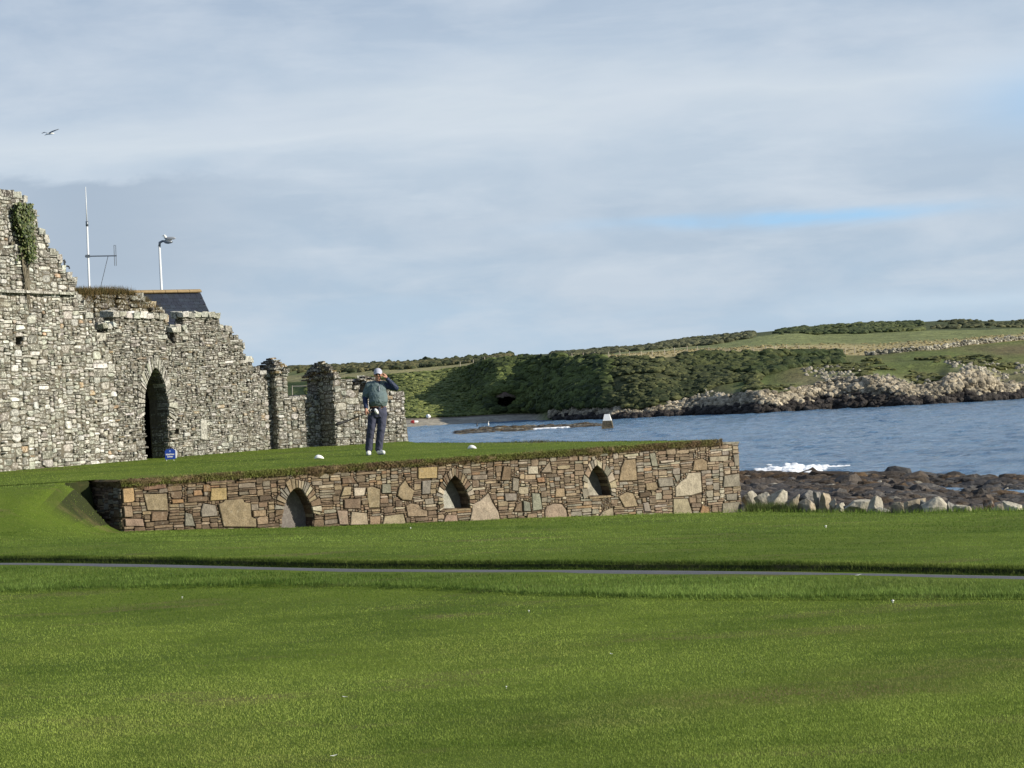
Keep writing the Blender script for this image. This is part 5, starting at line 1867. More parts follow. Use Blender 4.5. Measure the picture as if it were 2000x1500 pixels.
cpx = np.arange(-600, 2420, 4.0)
seq = [('W', 'R', 26), ('R', 'C', 26), ('C', 'B', 24), ('B', 'T', 18), ('T', 'S', 10)]
rowsP, rowsD, rowsZ = [], [], []
def smc(v, w_):
    kx = np.hanning(2 * w_ + 3); kx /= kx.sum()
    return np.convolve(np.pad(v, w_ + 1, mode='edge'), kx, mode='valid')
SMW = {'W': 4, 'R': 2, 'C': 16, 'B': 16, 'T': 22, 'S': 14}
_kd0 = kd
def kd(name, px):
    return smc(_kd0(name, px), 14) if len(px) > 60 else _kd0(name, px)
for si, (a, b, n_) in enumerate(seq):
    ya, yb = smc(np.interp(cpx, *K[a]), SMW[a]), smc(np.interp(cpx, *K[b]), SMW[b])
    da, db = kd(a, cpx), kd(b, cpx)
    for k_ in range(n_):
        f = k_ / n_
        rowsP.append(ya + (yb - ya) * f); rowsD.append(da + (db - da) * f); rowsZ.append(np.full(len(cpx), si + f))
rowsP.append(smc(np.interp(cpx, *K['S']), SMW['S'])); rowsD.append(kd('S', cpx)); rowsZ.append(np.full(len(cpx), 5.0))
HP, HD, HZn = np.array(rowsP), np.array(rowsD), np.array(rowsZ)
HPX = np.broadcast_to(cpx, HP.shape)


def pd_np(px, py, D):
    d = rays(np.asarray(px, float).ravel(), np.asarray(py, float).ravel())
    t = np.asarray(D, float).ravel() / d[:, 1]
    P = d * t[:, None]
    P[:, 2] += EYE.z
    return P.reshape(*np.shape(px), 3)


HPos = pd_np(HPX, HP, HD)
# a front skirt under water and a back slope
Xh, Yh, Zh = HPos[..., 0], HPos[..., 1], HPos[..., 2]
zone = HZn
rockw = sst(1060, 1110, HPX) * np.where(zone < 1, 1.0, 0) + sst(1340, 1400, HPX) * np.clip(1.6 - zone, 0, 1) * (zone >= 1) * np.clip(1.2 * fbm(Xh * 0.12, Zh * 0.3, 0, 3, 95) + 0.25, 0, 1)
rockw = np.clip(rockw, 0, 1)
rn = fbm(Xh * 0.22, Yh * 0.22, Zh * 0.35, 5, 96, ridged=True)
Yn = Yh + rockw * rn * 3.0 + (1 - rockw) * fbm(Xh * 0.08, Zh * 0.2, 0, 4, 97) * 2.5 * (zone < 3)
Zn = Zh + rockw * rn * 0.5 * sst(0.0, 0.15, zone) + (1 - rockw) * 0.35 * fbm(Xh * 0.15, Yh * 0.1, 0, 3, 98) * (zone > 0.9) * (zone < 4.9)
# cave mouth: push the surface in
cave = 0.55 * fbm(HPX * 0.11, HP * 0.35, 0, 3, 64) + 0.1 + ((HPX - 988) / 23) ** 2 + ((HP - 784 + (HPX - 988) * 0.05) / 8.5) ** 2
Yn = Yn + 9 * (1 - sst(0.75, 1.15, cave)) * (zone >= 1) * (zone < 3)
Zn = Zn + 0.8 * np.exp(-((HPX - 985) / 30) ** 2 - ((HP - 771) / 2.5) ** 2)
Hn1 = fbm(Xh * 0.05, Zh * 0.2 + Yh * 0.02, 0, 4, 101); Hn2 = fbm(Xh * 0.3, Zh * 0.8, Yh * 0.05, 4, 102)
def C(*v): return np.array(v)[None, None]
f1 = zone % 1.0
cH = np.zeros(HP.shape + (3,)) + C(0.085, 0.115, 0.030)
g1 = np.clip(0.5 + 0.8 * Hn1 + 0.4 * Hn2, 0, 1)[..., None]
cH = C(0.055, 0.085, 0.020) * (1 - g1) + C(0.14, 0.165, 0.048) * g1
# woodland cliff ground
wood = (sst(920, 960, HPX) * (1 - sst(1380, 1480, HPX)))[..., None] * ((zone >= 1) & (zone < 3))[..., None]
gw_ = np.clip(0.5 + 1.3 * fbm(Xh * 0.09, Zh * 0.3, 0, 4, 108), 0, 1)[..., None]
cH = cH * (1 - wood) + (C(0.040, 0.050, 0.018) * gw_ + C(0.095, 0.095, 0.042) * (1 - gw_)) * wood
# brown and olive terrace on the right
br = (sst(1480, 1560, HPX) * ((zone >= 1.0) & (zone < 3)))[..., None]
g2 = np.clip(0.5 + 1.2 * fbm(Xh * 0.06, Zh * 0.35, 0, 4, 103), 0, 1)[..., None]
cH = cH * (1 - br) + br * (C(0.135, 0.115, 0.055) * (1 - g2) + C(0.115, 0.14, 0.04) * g2)
# fields: dry pale below, green above
fl = ((zone >= 3) & (zone < 4))[..., None] * 1.0
g3 = np.clip(sst(0.48, 0.62, f1 + 0.25 * fbm(Xh * 0.03, Yh * 0.02, 0, 3, 104)), 0, 1)[..., None]
cF = (C(0.42, 0.35, 0.18) * (1 - 0.25 * g1) * (1 - g3) + C(0.170, 0.190, 0.075) * g3)
gl_ = (1 - sst(880, 1000, HPX))[..., None]
cF = cF * (1 - gl_ * 0.45) + C(0.16, 0.18, 0.06) * gl_ * 0.45
cH = cH * (1 - fl) + cF * fl
dk_ = (zone >= 4)[..., None] * 1.0
cH = cH * (1 - dk_) + dk_ * C(0.07, 0.085, 0.035)
# shore rocks: pale above, black below the tide line
rk = rockw[..., None]
tide = (sst(0.30, 0.46, f1 + 0.16 * rn + 0.10 * Hn2) if True else 0)[..., None]
tide = np.where((zone >= 1)[..., None], 1.0, tide)
cR = C(0.040, 0.034, 0.030) * (1 - tide) + (C(0.38, 0.33, 0.24) * (0.62 + 0.65 * np.clip(rn + 0.3, 0, 1)[..., None])) * tide
cH = cH * (1 - rk) + cR * rk
# beach
bch = ((1 - sst(1040, 1075, HPX)) * (zone < 0.75))[..., None]
cH = cH * (1 - bch) + bch * C(0.36, 0.325, 0.255) * (0.9 + 0.2 * Hn2[..., None])
ln_ = ((1 - sst(1040, 1075, HPX)) * (zone >= 0.75) * (zone < 0.92))[..., None]
cH = cH * (1 - ln_) + ln_ * C(0.13, 0.11, 0.08)
# cave mouth darkened: its inner shade put into the colour
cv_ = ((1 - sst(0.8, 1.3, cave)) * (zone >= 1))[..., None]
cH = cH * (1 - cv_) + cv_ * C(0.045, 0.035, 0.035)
cv2 = (np.exp(-((HPX - 982) / 34) ** 2 - ((HP - 772) / 4.0) ** 2))[..., None]
cH = cH * (1 - cv2) + cv2 * C(0.17, 0.12, 0.10)
P0 = np.stack([Xh, Yn, Zn], -1)
front = P0[0].copy(); front[:, 2] = SEA - 2.5; front[:, 1] -= 4
back = P0[-1].copy(); back[:, 2] -= 14; back[:, 1] += 220
back[:, 0] *= 1.4
P0[0, :, 2] = SEA - 0.2
allP = np.concatenate([front[None], P0, back[None]], 0)
allC = np.concatenate([cH[:1], cH, cH[-1:]], 0)
o = np_mesh('headland', allP.reshape(-1, 3), grid_faces(allP.shape[0], allP.shape[1]), np.clip(allC, 0.01, 1).reshape(-1, 3), smooth=False, mat=M['land'])
tag(o, kind='structure')


def on_head(px, z_):
    """points on the headland from column px and zone value"""
    r = np.interp(z_, np.arange(0, 6), np.cumsum([0, 26, 26, 24, 18, 10]))
    c = (px - cpx[0]) / 4.0
    r0 = np.clip(r.astype(int), 0, P0.shape[0] - 2); c0_ = np.clip(c.astype(int), 0, P0.shape[1] - 2)
    fr_, fc = (r - r0)[:, None], (c - c0_)[:, None]
    return (P0[r0, c0_] * (1 - fr_) * (1 - fc) + P0[r0 + 1, c0_] * fr_ * (1 - fc) + P0[r0, c0_ + 1] * (1 - fr_) * fc + P0[r0 + 1, c0_ + 1] * fr_ * fc)


def bush_shape(rs, ic, jit=0.22):
    V, Fc = ic
    P = V * (1 + rs.uniform(-jit, jit, (len(V), 1)) + 0.25 * fbm(V[:, 0] * 2 + rs.uniform(0, 9), V[:, 1] * 2, V[:, 2] * 2, 2, 3)[:, None])
    return P, Fc


bushes = [bush_shape(RS, ICO2) for _ in range(8)]
small_b = [bush_shape(RS, ICO1, 0.3) for _ in range(8)]


def scrub(name, N, px0, px1, z0, z1, smin, smax, c1, c2, label_stuff=True, thr=-9, var=bushes, nscale=0.08, flat=0.75, seed=1):
    px = RS.uniform(px0, px1, N); zo = RS.uniform(z0, z1, N)
    P = on_head(px, zo)
    nz = fbm(P[:, 0] * nscale, P[:, 1] * nscale, P[:, 2] * nscale * 3, 3, seed)
    k_ = nz > thr
    cvx = ((px - 988) / 27) ** 2 + ((zo - 1.45) / 0.36) ** 2 < 1
    k_ &= ~cvx
    P = P[k_]; n_ = len(P)
    sz = RS.uniform(smin, smax, n_) * (0.8 + 0.4 * np.clip(nz[k_] + 0.5, 0, 1))
    g_ = np.clip(RS.normal(0.5, 0.3, (n_, 1)) + 0.8 * fbm(P[:, 0] * .1, P[:, 2] * .2, 0, 3, seed + 9)[:, None], 0, 1)
    cc = np.array(c1) * (1 - g_) + np.array(c2) * g_
    P[:, 2] += sz * 0.25
    scl = np.stack([sz * RS.uniform(1, 1.5, n_), sz, sz * flat], -1)
    o_ = many(name, var, P, scl, cc, RS, M['leaf'], tiltmax=0.3)
    return tag(o_, kind='stuff')


scrub('cliff_woodland', 2100, 925, 1190, 1.05, 3.0, 0.5, 1.3, (0.026, 0.038, 0.014), (0.100, 0.125, 0.036), seed=11)
scrub('cliff_thicket', 2300, 1170, 1480, 1.1, 3.0, 0.35, 0.95, (0.026, 0.036, 0.014), (0.105, 0.110, 0.042), seed=21, thr=-0.12, flat=0.6)
scrub('cliff_scrub', 1100, 1360, 1640, 2.1, 3.0, 0.5, 1.2, (0.03, 0.045, 0.015), (0.075, 0.085, 0.03), thr=-0.05, seed=12)
scrub('bracken', 5200, 600, 960, 0.95, 2.95, 0.35, 0.85, (0.060, 0.085, 0.022), (0.175, 0.195, 0.062), var=small_b, flat=0.5, seed=13)
scrub('bank_scrub', 1500, 1450, 2200, 1.1, 2.3, 0.3, 0.8, (0.06, 0.07, 0.025), (0.13, 0.13, 0.05), var=small_b, thr=0.10, flat=0.5, seed=14)
scrub('ridge_gorse', 1700, 1080, 1470, 3.75, 4.85, 0.45, 1.05, (0.045, 0.055, 0.030), (0.115, 0.115, 0.060), seed=15, thr=-0.12, flat=0.7)
scrub('hilltop_gorse', 900, 1520, 1800, 3.95, 4.9, 0.5, 1.0, (0.042, 0.058, 0.024), (0.10, 0.115, 0.045), seed=16, thr=-0.12, flat=0.6)
scrub('ridge_scrub', 900, 1780, 2300, 4.1, 4.9, 0.4, 0.9, (0.05, 0.06, 0.03), (0.12, 0.12, 0.06), seed=26, thr=0.02, flat=0.6)
scrub('cliff_edge_scrub', 260, 1590, 1720, 2.3, 3.0, 0.35, 0.8, (0.03, 0.045, 0.015), (0.085, 0.09, 0.03), thr=0.05, seed=27)
scrub('hillside_scrub', 1200, 560, 1000, 3.6, 4.95, 0.5, 1.2, (0.045, 0.055, 0.025), (0.12, 0.11, 0.05), seed=17, thr=-0.1, flat=0.7)
scrub('field_tussocks', 1500, 1000, 2200, 3.0, 3.5, 0.15, 0.35, (0.22, 0.19, 0.09), (0.36, 0.30, 0.15), var=small_b, flat=0.5, seed=18)
# angular rocks on the far shore
N = 3800
px = RS.uniform(1075, 2250, N); zo = RS.uniform(0.05, 1.0, N) ** 1.0
P = on_head(px, zo)
pt_ = (zo + RS.normal(0, 0.06, N) > 0.38)[:, None]
cc = np.where(pt_, np.array([0.36, 0.31, 0.225]), np.array([0.048, 0.042, 0.038])) * RS.uniform(0.4, 1.3, (N, 1))
sz = RS.uniform(0.2, 0.62, N)
o = many('headland_rocks', vars1, P, np.stack([sz * 1.15, sz * 0.9, sz * 0.9], -1), cc, RS, M['farrock'], tiltmax=1.0); tag(o, kind='stuff')
N = 900
px = RS.uniform(1350, 2200, N); zo = RS.uniform(1.0, 1.9, N)
P = on_head(px, zo)
nz = fbm(P[:, 0] * 0.12, P[:, 2] * 0.3, 0, 3, 95)
k_ = nz > 0.12
P = P[k_]; sz = RS.uniform(0.18, 0.5, len(P))
o = many('rock_outcrops', vars1, P, np.stack([sz, sz, sz], -1), np.array([0.36, 0.33, 0.26]) * RS.uniform(0.5, 1.2, (len(P), 1)), RS, M['farrock'], tiltmax=1.0); tag(o, kind='stuff')

# single wind-bent bushes on the skyline
hb = dry(77)
hbm = []
for k_ in range(5):
    Vs, Fs = [], []
    base = 0
    for q in range(4):
        P, Fc = bush_shape(RS, ICO2, 0.2)
        P = P * np.array([hb.uniform(0.7, 1.1), 0.7, hb.uniform(0.5, 0.75)]) + np.array([hb.uniform(-0.8, 0.8), hb.uniform(-.3, .3), hb.uniform(0.2, 0.8)])
        Vs.append(P); Fs.append(Fc + base); base += len(P)
    o = np_mesh('tmp_bush', np.concatenate(Vs), np.concatenate(Fs), np.tile(np.array([[0.045, 0.058, 0.026]]) * hb.uniform(0.8, 1.6), (base, 1)), mat=M['leaf'])
    hbm.append(o.data); bpy.data.objects.remove(o)
for i in range(44):
    pxx = 590 + i * 9.4 + hb.uniform(-3, 3)
    P = on_head(np.array([pxx]), np.array([hb.uniform(4.75, 4.98)]))[0]
    o = bpy.data.objects.new('hedge_bush', hb.choice(hbm)); COL.objects.link(o)
    o.location = P; o.rotation_euler = (0, 0, hb.uniform(0, 6.28))
    s_ = hb.uniform(0.5, 1.25) * (0.8 if pxx < 760 else 1.1)
    o.scale = (s_, s_, s_ * hb.uniform(0.8, 1.2))
    tag(o, 'dark wind-bent bush on the skyline hedge of the far headland', 'bush', 'bushes along the skyline hedge')

# drystone field wall and fence on the headland
fw = empty('field_wall', on_head(np.array([1850.0]), np.array([2.9]))[0], 'long low drystone wall climbing across the headland pasture on the right', 'stone wall')
N = 620
t_ = np.sort(RS.uniform(0, 1, N))
px = 1690 + 330 * t_
P = on_head(px, np.interp(t_, (0, 0.5, 1), (2.96, 3.0, 3.0)))
P[:, 2] += RS.uniform(0.0, 0.75, N); P += RS.normal(0, 0.12, P.shape)
sz = RS.uniform(0.14, 0.30, N)
o = many('wall_stones', vars1, P, np.stack([sz * 1.4, sz, sz], -1), np.array([0.42, 0.39, 0.31]) * RS.uniform(0.3, 1.2, (N, 1)), RS, M['farrock'], parent=fw); o['kind'] = 'stuff'
ff_ = empty('field_fence', on_head(np.array([1400.0]), np.array([3.1]))[0], 'line of pale wooden fence posts along the dry field edge above the cliff', 'fence')
wp = plain('weathered_post', (0.36, 0.32, 0.25), 0.9)
pts = []
for i in range(40):
    pxx = 900 + i * 22 + hb.uniform(-3, 3)
    if pxx > 1690: break
    P = on_head(np.array([pxx]), np.array([3.12 + 0.06 * math.sin(i * 0.7)]))[0]
    mb = MB(); mb.tube([Vector(P) - Vector((0, 0, 0.4)), Vector(P) + Vector((0, 0, 1.15))], 0.085, 6); mb.build('post', wp, ff_)
    pts.append(Vector(P) + Vector((0, 0, 0.95)))
mb = MB()
for a, b in zip(pts[:-1], pts[1:]): mb.tube([a, b], 0.02, 4)
mb.build('rail_wire', wp, ff_)
# pale rail and post of a fence seen between the two pillars
f2 = empty('paddock_rail', PD(590, 790, 300), 'pale wooden rail and post on the green slope seen between the stone pillars', 'fence')
mb = MB(); mb.tube([PD(571, 754.5, 300), PD(640, 753, 300)], 0.05, 5); mb.build('rail', wp, f2)
mb = MB(); mb.tube([PD(570.5, 753, 300), PD(571.5, 790, 300)], 0.06, 5); mb.build('post', wp, f2)
for (xa, yt, yb_) in ((575, 722, 742), (590, 728, 741), (597, 730, 743)):
    pass

# beach things
def small_boat(loc, px_m):
    pass


q = on_head(np.array([837.0]), np.array([0.9]))[0]
P, Fc = rock_shape(RS, ICO3, 9, 0.03)
o = np_mesh('beach_boulder', P * np.array([0.55, 0.45, 0.42]) , Fc, np.full((len(P), 3), 0.72), mat=M['white']); o.location = Vector(q) + Vector((0, -1, 0.25))
tag(o, 'white painted boulder at the back of the far beach', 'boulder')
q = Vector(on_head(np.array([809.0]), np.array([0.35]))[0])
kb = empty('beached_kayak', q, 'red and white kayak pulled up on the far beach', 'kayak')
for nm_, x0, x1, mt_k in (('red_hull', -0.75, 0.05, M['red']), ('white_hull', 0.05, 0.85, M['white'])):
    mb = MB()
    xs_ = np.linspace(x0, x1, 8); rr_ = [0.30 * math.sqrt(max(0.02, 1 - ((x_ - 0.05) / 0.86) ** 2)) for x_ in xs_]
    mb.tube([q + Vector((float(x_), -0.5, 0.28 + 0.12 * x_ * x_)) for x_ in xs_], rr_, 10); mb.build(nm_, mt_k, kb, True)
mb = MB(); mb.tube([q + Vector((-0.5, -0.75, 0.5)), q + Vector((0.0, -0.78, 0.58))], 0.12, 8); mb.build('cockpit_rim', M['red'], kb)

# low reef in the bay
def reef(name, px0, px1, ytop, ybase, D0, D1, N, seed, pale=0.35):
    rs = np.random.default_rng(seed)
    px = rs.uniform(px0, px1, N)
    D_ = rs.uniform(D0, D1, N)
    t_ = (px - px0) / (px1 - px0)
    # height of the ridge from the picture's outline
    yt = np.interp(px, *ytop)
    Dm = (D0 + D1) / 2
    hgt = 1.6 - (yt - hor(px)) / F * Dm - SEA
    prof = np.exp(-((D_ - Dm) / ((D1 - D0) * 0.33)) ** 2)
    z = SEA - 0.2 + hgt * prof * rs.uniform(0.1, 0.78, N)
    x = (px - 1000) / F * D_
    sz = rs.uniform(0.25, 0.6, N)
    br_ = rs.uniform(0, 1, (N, 1))
    cc = np.where(br_ < pale * 0.7, np.array([0.24, 0.22, 0.17]), np.where(br_ < 0.7, np.array([0.085, 0.078, 0.066]), np.array([0.09, 0.066, 0.038]))) * rs.uniform(0.6, 1.2, (N, 1))
    o_ = many(name, vars1, np.stack([x, D_, z], -1), np.stack([sz * 1.5, sz, sz * 0.6], -1), cc, rs, M['farrock'])
    return tag(o_, kind='stuff')


reef('reef_rocks', 886, 1030, ((880, 915, 940, 980, 1030), (846, 837, 832.5, 828.5, 829)), None, 318, 352, 800, 5, 0.3)
reef('reef_rocks', 1025, 1168, ((1020, 1060, 1100, 1150, 1170), (832, 828.5, 827, 824.5, 832)), None, 326, 350, 700, 6, 0.22)
# small white water along the reef
N = 160
px = RS.uniform(1040, 1105, N); Dq = 326 + RS.normal(0, 0.6, N)
o = many('reef_foam', [rock_shape(RS, ICO1, 6, 0) for _ in range(3)], np.stack([(px - 1000) / F * Dq, Dq, SEA + 0.1 + 0 * px], -1), np.full((N, 3), 0.16) * np.array([2, 1, .8]), np.full((N, 3), 0.8), RS, foam); tag(o, kind='stuff')
# two birds on the reef
for (pxb, pyb, nm, lab, mt_b) in ((932, 832, 'perched_shag', 'dark upright shag standing on the left end of the reef', M['iron']), (954, 831, 'standing_gull', 'white gull standing on the middle of the reef', M['feather'])):
    q = PD(pxb, pyb + 1.5, 334)
    e_ = empty(nm, q, lab, 'bird')
    mb = MB(); ellipsoid(mb, q + Vector((0, 0, 0.28)), (0.12, 0.12, 0.26)); mb.build('bird_body', mt_b, e_, True)
    mb = MB(); mb.tube([q + Vector((0, 0, 0.45)), q + Vector((0.03, 0, 0.66)), q + Vector((0.05, 0, 0.74)), q + Vector((0.16, 0, 0.75))], [0.06, 0.045, 0.05, 0.01], 7); mb.build('bird_head', mt_b, e_, True)

# beacon
c = PZ(1187, 838, SEA)
be = empty('beacon', c, 'square stone sea beacon painted white on its upper half', 'beacon')
ang = math.radians(38)
def frustum(mb, z0, z1, r0, r1, col, jit=0.0, rows=1, rs=dry(3)):
    vs = []
    for i in range(rows + 1):
        f = i / rows
        r = r0 + (r1 - r0) * f
        for k_ in range(4):
            a = ang + k_ * math.pi / 2
            vs.append((c.x + math.cos(a) * r + rs.uniform(-jit, jit), c.y + math.sin(a) * r + rs.uniform(-jit, jit), c.z + z0 + (z1 - z0) * f))
    fs = [(i * 4 + k_, i * 4 + (k_ + 1) % 4, (i + 1) * 4 + (k_ + 1) % 4, (i + 1) * 4 + k_) for i in range(rows) for k_ in range(4)] + [(rows * 4, rows * 4 + 1, rows * 4 + 2, rows * 4 + 3)]
    mb.add(vs, fs, col)
mb = MB(); frustum(mb, -1.0, 1.14, 1.35, 0.86, (0.13, 0.11, 0.075), 0.03, 5); mb.build('weedy_base', M['farrock'], be)
mb = MB(); frustum(mb, 1.14, 2.02, 0.80, 0.48, (0.8, 0.8, 0.75), 0.01, 3); mb.build('white_top', M['white'], be)

# ------------------------------------------------------------------ tee markers
for (pxm, pym, ang_, lab) in ((623.5, 897.5, 0.15, 'white tee marker on the grass left of the golfer'), (922, 878, -0.35, 'white tee marker on the grass right of the golfer, tilted')):
    q = PZ(pxm, pym, TEE)
    e_ = empty('tee_marker', q, lab, 'tee marker', 'white tee markers')
    mb = MB()
    n_, m_ = 16, 8
    vs = []
    for i in range(m_ + 1):
        th = math.pi * 0.5 * i / m_
        for j in range(n_):
            ph = 2 * math.pi * j / n_
            a = 0.095 * math.cos(th) * math.cos(ph); b_ = 0.055 * math.cos(th) * math.sin(ph)
            zz2 = 0.065 * math.sin(th) * (1.0 - 0.25 * (a / 0.095)) + 0.008 + 0.9 * 0.0
            bend = 0.028 * (1 - (a / 0.095) ** 2)
            vs.append(tuple(q + Vector((a * math.cos(ang_ * .4), b_ + a * math.sin(ang_ * .4), zz2 + bend * 0.5 + a * math.tan(ang_) * -0.12 + 0.006))))
    fs = [(i * n_ + j, i * n_ + (j + 1) % n_, (i + 1) * n_ + (j + 1) % n_, (i + 1) * n_ + j) for i in range(m_) for j in range(n_)] + [tuple(range(n_ - 1, -1, -1))]
    mb.add(vs, fs); mb.build('marker_shell', M['white'], e_, True)
    mb = MB(); mb.tube([q + Vector((0, 0, -0.05)), q + Vector((0, 0, 0.03))], 0.008, 6); mb.build('spike', M['metal'], e_)

# small white things lying on the lawn
def feather(px, py, L_, a, lab):
    x, y, z = hit_height(np.array([px * 1.0]), np.array([py * 1.0]), lawn_z)
    q = Vector((x[0], y[0], z[0] + 0.012))
    e_ = empty('feather', q, lab, 'feather', 'white feathers on the lawn')
    mb = MB()
    vs = []
    n_ = 9
    for i in range(n_):
        f = i / (n_ - 1)
        wv = L_ * 0.16 * math.sin(math.pi * min(1, f * 0.92 + 0.08)) ** 0.7
        cx_, cy_ = (f - 0.5) * L_, 0.12 * L_ * math.sin(f * 2.2)
        zc = 0.012 + L_ * 0.25 * (f - 0.4) ** 2 * 2
        for s_ in (-1, 0, 1):
            X_, Y_ = cx_, cy_ + s_ * wv
            vs.append(tuple(q + Vector((X_ * math.cos(a) - Y_ * math.sin(a), X_ * math.sin(a) + Y_ * math.cos(a), zc + abs(s_) * wv * 0.5))))
    fs = [(i * 3 + k_, i * 3 + k_ + 1, (i + 1) * 3 + k_ + 1, (i + 1) * 3 + k_) for i in range(n_ - 1) for k_ in (0, 1)]
    mb.add(vs, fs); mb.build('vane', M['feather'], e_)
    mb = MB(); mb.tube([vs[1], vs[4 * 3 + 1], vs[-2]], [0.0014, 0.001, 0.0005], 5); mb.build('quill', M['feather'], e_)


def mushroom(px, py, r, lab):
    x, y, z = hit_height(np.array([px * 1.0]), np.array([py * 1.0]), lawn_z)
    q = Vector((x[0], y[0], z[0]))
    r *= 0.52
    e_ = empty('mushroom', q, lab, 'mushroom', 'small white mushrooms in the lawn')
    mb = MB(); mb.tube([q, q + Vector((0, 0, r * 1.0))], r * 0.35, 8); mb.build('stem', M['feather'], e_, True)
    mb = MB(); ellipsoid(mb, q + Vector((0, 0, r * 1.15 + 0.006)), (r, r, r * 0.62), 14, 8); mb.build('mushroom_cap', M['feather'], e_, True)


feather(674, 1370, 0.032, 2.6, 'small white feather in the near lawn, left of the middle')
feather(1195, 1285, 0.032, 1.9, 'upright white feather in the lawn right of the middle')
feather(653, 1487, 0.036, 0.4, 'white feather at the very bottom of the lawn')
feather(1677, 1130, 0.06, 0.3, 'white feather just below the path on the right')
mushroom(989, 1345, 0.0095, 'round white mushroom in the middle of the near lawn')
mushroom(1744, 1178, 0.020, 'large white mushroom right of the middle, just below the rough strip')
mushroom(1033, 1196, 0.012, 'little white mushroom near the middle, below the rough strip')
mushroom(1613, 1030, 0.030, 'pale mushroom near the boulders beyond the path')
mushroom(356, 1169, 0.012, 'tiny mushroom on the left, below the rough strip')
mushroom(802, 1033, 0.022, 'pale mushroom close to the foot of the retaining wall')

# ------------------------------------------------------------------ the golfer
MAN = PZ(733, 888.5, TEE)
MD = MAN.y
def H(px, py, dy=0.0):
    return PD(px, py, MD + dy)
PXM = MD / F          # metres per pixel at the golfer
M['skin'] = plain('skin', (0.46, 0.235, 0.155), 0.55, 0.4, 0.08, 40)
M['teal'] = plain('teal_pullover', (0.105, 0.145, 0.150), 0.75, 0.25, 0.10, 30)
M['navy'] = plain('navy_sleeve', (0.014, 0.024, 0.060), 0.6, 0.3, 0.15, 30)
M['trou'] = plain('slate_trousers', (0.052, 0.056, 0.088), 0.8, 0.2, 0.12, 30)
M['cap'] = plain('grey_cap', (0.40, 0.41, 0.48), 0.85, 0.2, 0.06, 60)
M['belt'] = plain('brown_belt', (0.06, 0.026, 0.022), 0.6, 0.3, 0.3, 60)
M['shoe'] = plain('white_shoe', (0.70, 0.70, 0.64), 0.5, 0.4, 0.08, 40)
M['hair'] = plain('grey_hair', (0.12, 0.10, 0.08), 0.8)
M['eye'] = plain('dark_glasses', (0.015, 0.012, 0.012), 0.15, 0.6)
M['lip'] = plain('lips', (0.30, 0.10, 0.08), 0.6)
M['grip'] = plain('rubber_grip', (0.012, 0.011, 0.010), 0.7)
M['shaft'] = plain('graphite_shaft', (0.03, 0.026, 0.022), 0.7, 0.2)
M['clubhead'] = plain('white_clubhead', (0.78, 0.78, 0.74), 0.3, 0.5)


def loft(mb, secs, n=18):
    """secs: (centre, half width x, half depth y, [tilt]) closed horizontal-ish loft"""
    rings = []
    for s_ in secs:
        c_, rx, ry = s_[:3]
        tl = s_[3] if len(s_) > 3 else 0.0
        rings.append([(c_.x + rx * math.cos(t) * math.cos(tl), c_.y + ry * math.sin(t), c_.z + rx * math.cos(t) * math.sin(tl)) for t in [2 * math.pi * k_ / n for k_ in range(n)]])
    vs = [q for r in rings for q in r]
    fs = [(i * n + j, i * n + (j + 1) % n, (i + 1) * n + (j + 1) % n, (i + 1) * n + j) for i in range(len(secs) - 1) for j in range(n)]
    fs += [tuple(range(n - 1, -1, -1)), tuple((len(secs) - 1) * n + j for j in range(n))]
    mb.add(vs, fs)


def limb(mb, pts, rad, n=12):
    mb.tube(pts, rad, n)
    for p, r in ((pts[0], rad[0]), (pts[-1], rad[-1])):
        ellipsoid(mb, p, (r * .98, r * .98, r * .98), 12, 8)


def fused(name, mb, voxel, mat, parent, iters=6, folds=0.0, fscale=(8, 8, 14), seed=1):
    me = mb.mesh(name)
    ob = bpy.data.objects.new('tmp', me); COL.objects.link(ob)
    m1 = ob.modifiers.new('r', 'REMESH'); m1.mode = 'VOXEL'; m1.voxel_size = voxel; m1.use_smooth_shade = True
    m2 = ob.modifiers.new('s', 'SMOOTH'); m2.iterations = iters; m2.factor = 0.5
    dg = bpy.context.evaluated_depsgraph_get()
    out = bpy.data.meshes.new_from_object(ob.evaluated_get(dg))
    bpy.data.objects.remove(ob)
    if folds:
        n_ = len(out.vertices)
        co = np.empty(n_ * 3); out.vertices.foreach_get('co', co); co = co.reshape(-1, 3)
        no = np.empty(n_ * 3); out.vertex_normals.foreach_get('vector', no); no = no.reshape(-1, 3)
        d_ = fbm((co[:, 0] + 0.45 * (co[:, 2])) * fscale[0], co[:, 1] * fscale[1], (co[:, 2] - 0.5 * co[:, 0]) * fscale[2], 3, seed, ridged=True)
        co = co + no * (d_ * folds)[:, None]
        out.vertices.foreach_set('co', co.ravel())
    out.materials.clear()
    out.polygons.foreach_set('use_smooth', np.ones(len(out.polygons), bool))
    out.update()
    o_ = link(name, out, mat, parent)
    return o_


def fingers_curl(mb, axis_pt, axis_dir, r, start_dir, nf=4, sp=0.019, fr=0.0085, turn=4.2, lens=(0.95, 1.05, 1.0, 0.85)):
    """fingers bent round a bar"""
    a = axis_dir.normalized()
    s0 = (start_dir - a * start_dir.dot(a)).normalized(); s1 = a.cross(s0)
    for k_ in range(nf):
        c_ = axis_pt + a * ((k_ - (nf - 1) / 2) * sp)
        pts, rad = [], []
        for i in range(8):
            t = -0.6 + turn * lens[k_] * i / 7
            pts.append(c_ + (s0 * math.cos(t) + s1 * math.sin(t)) * r)
            rad.append(fr * (1 - 0.25 * i / 7))
        limb(mb, pts, rad, 8)


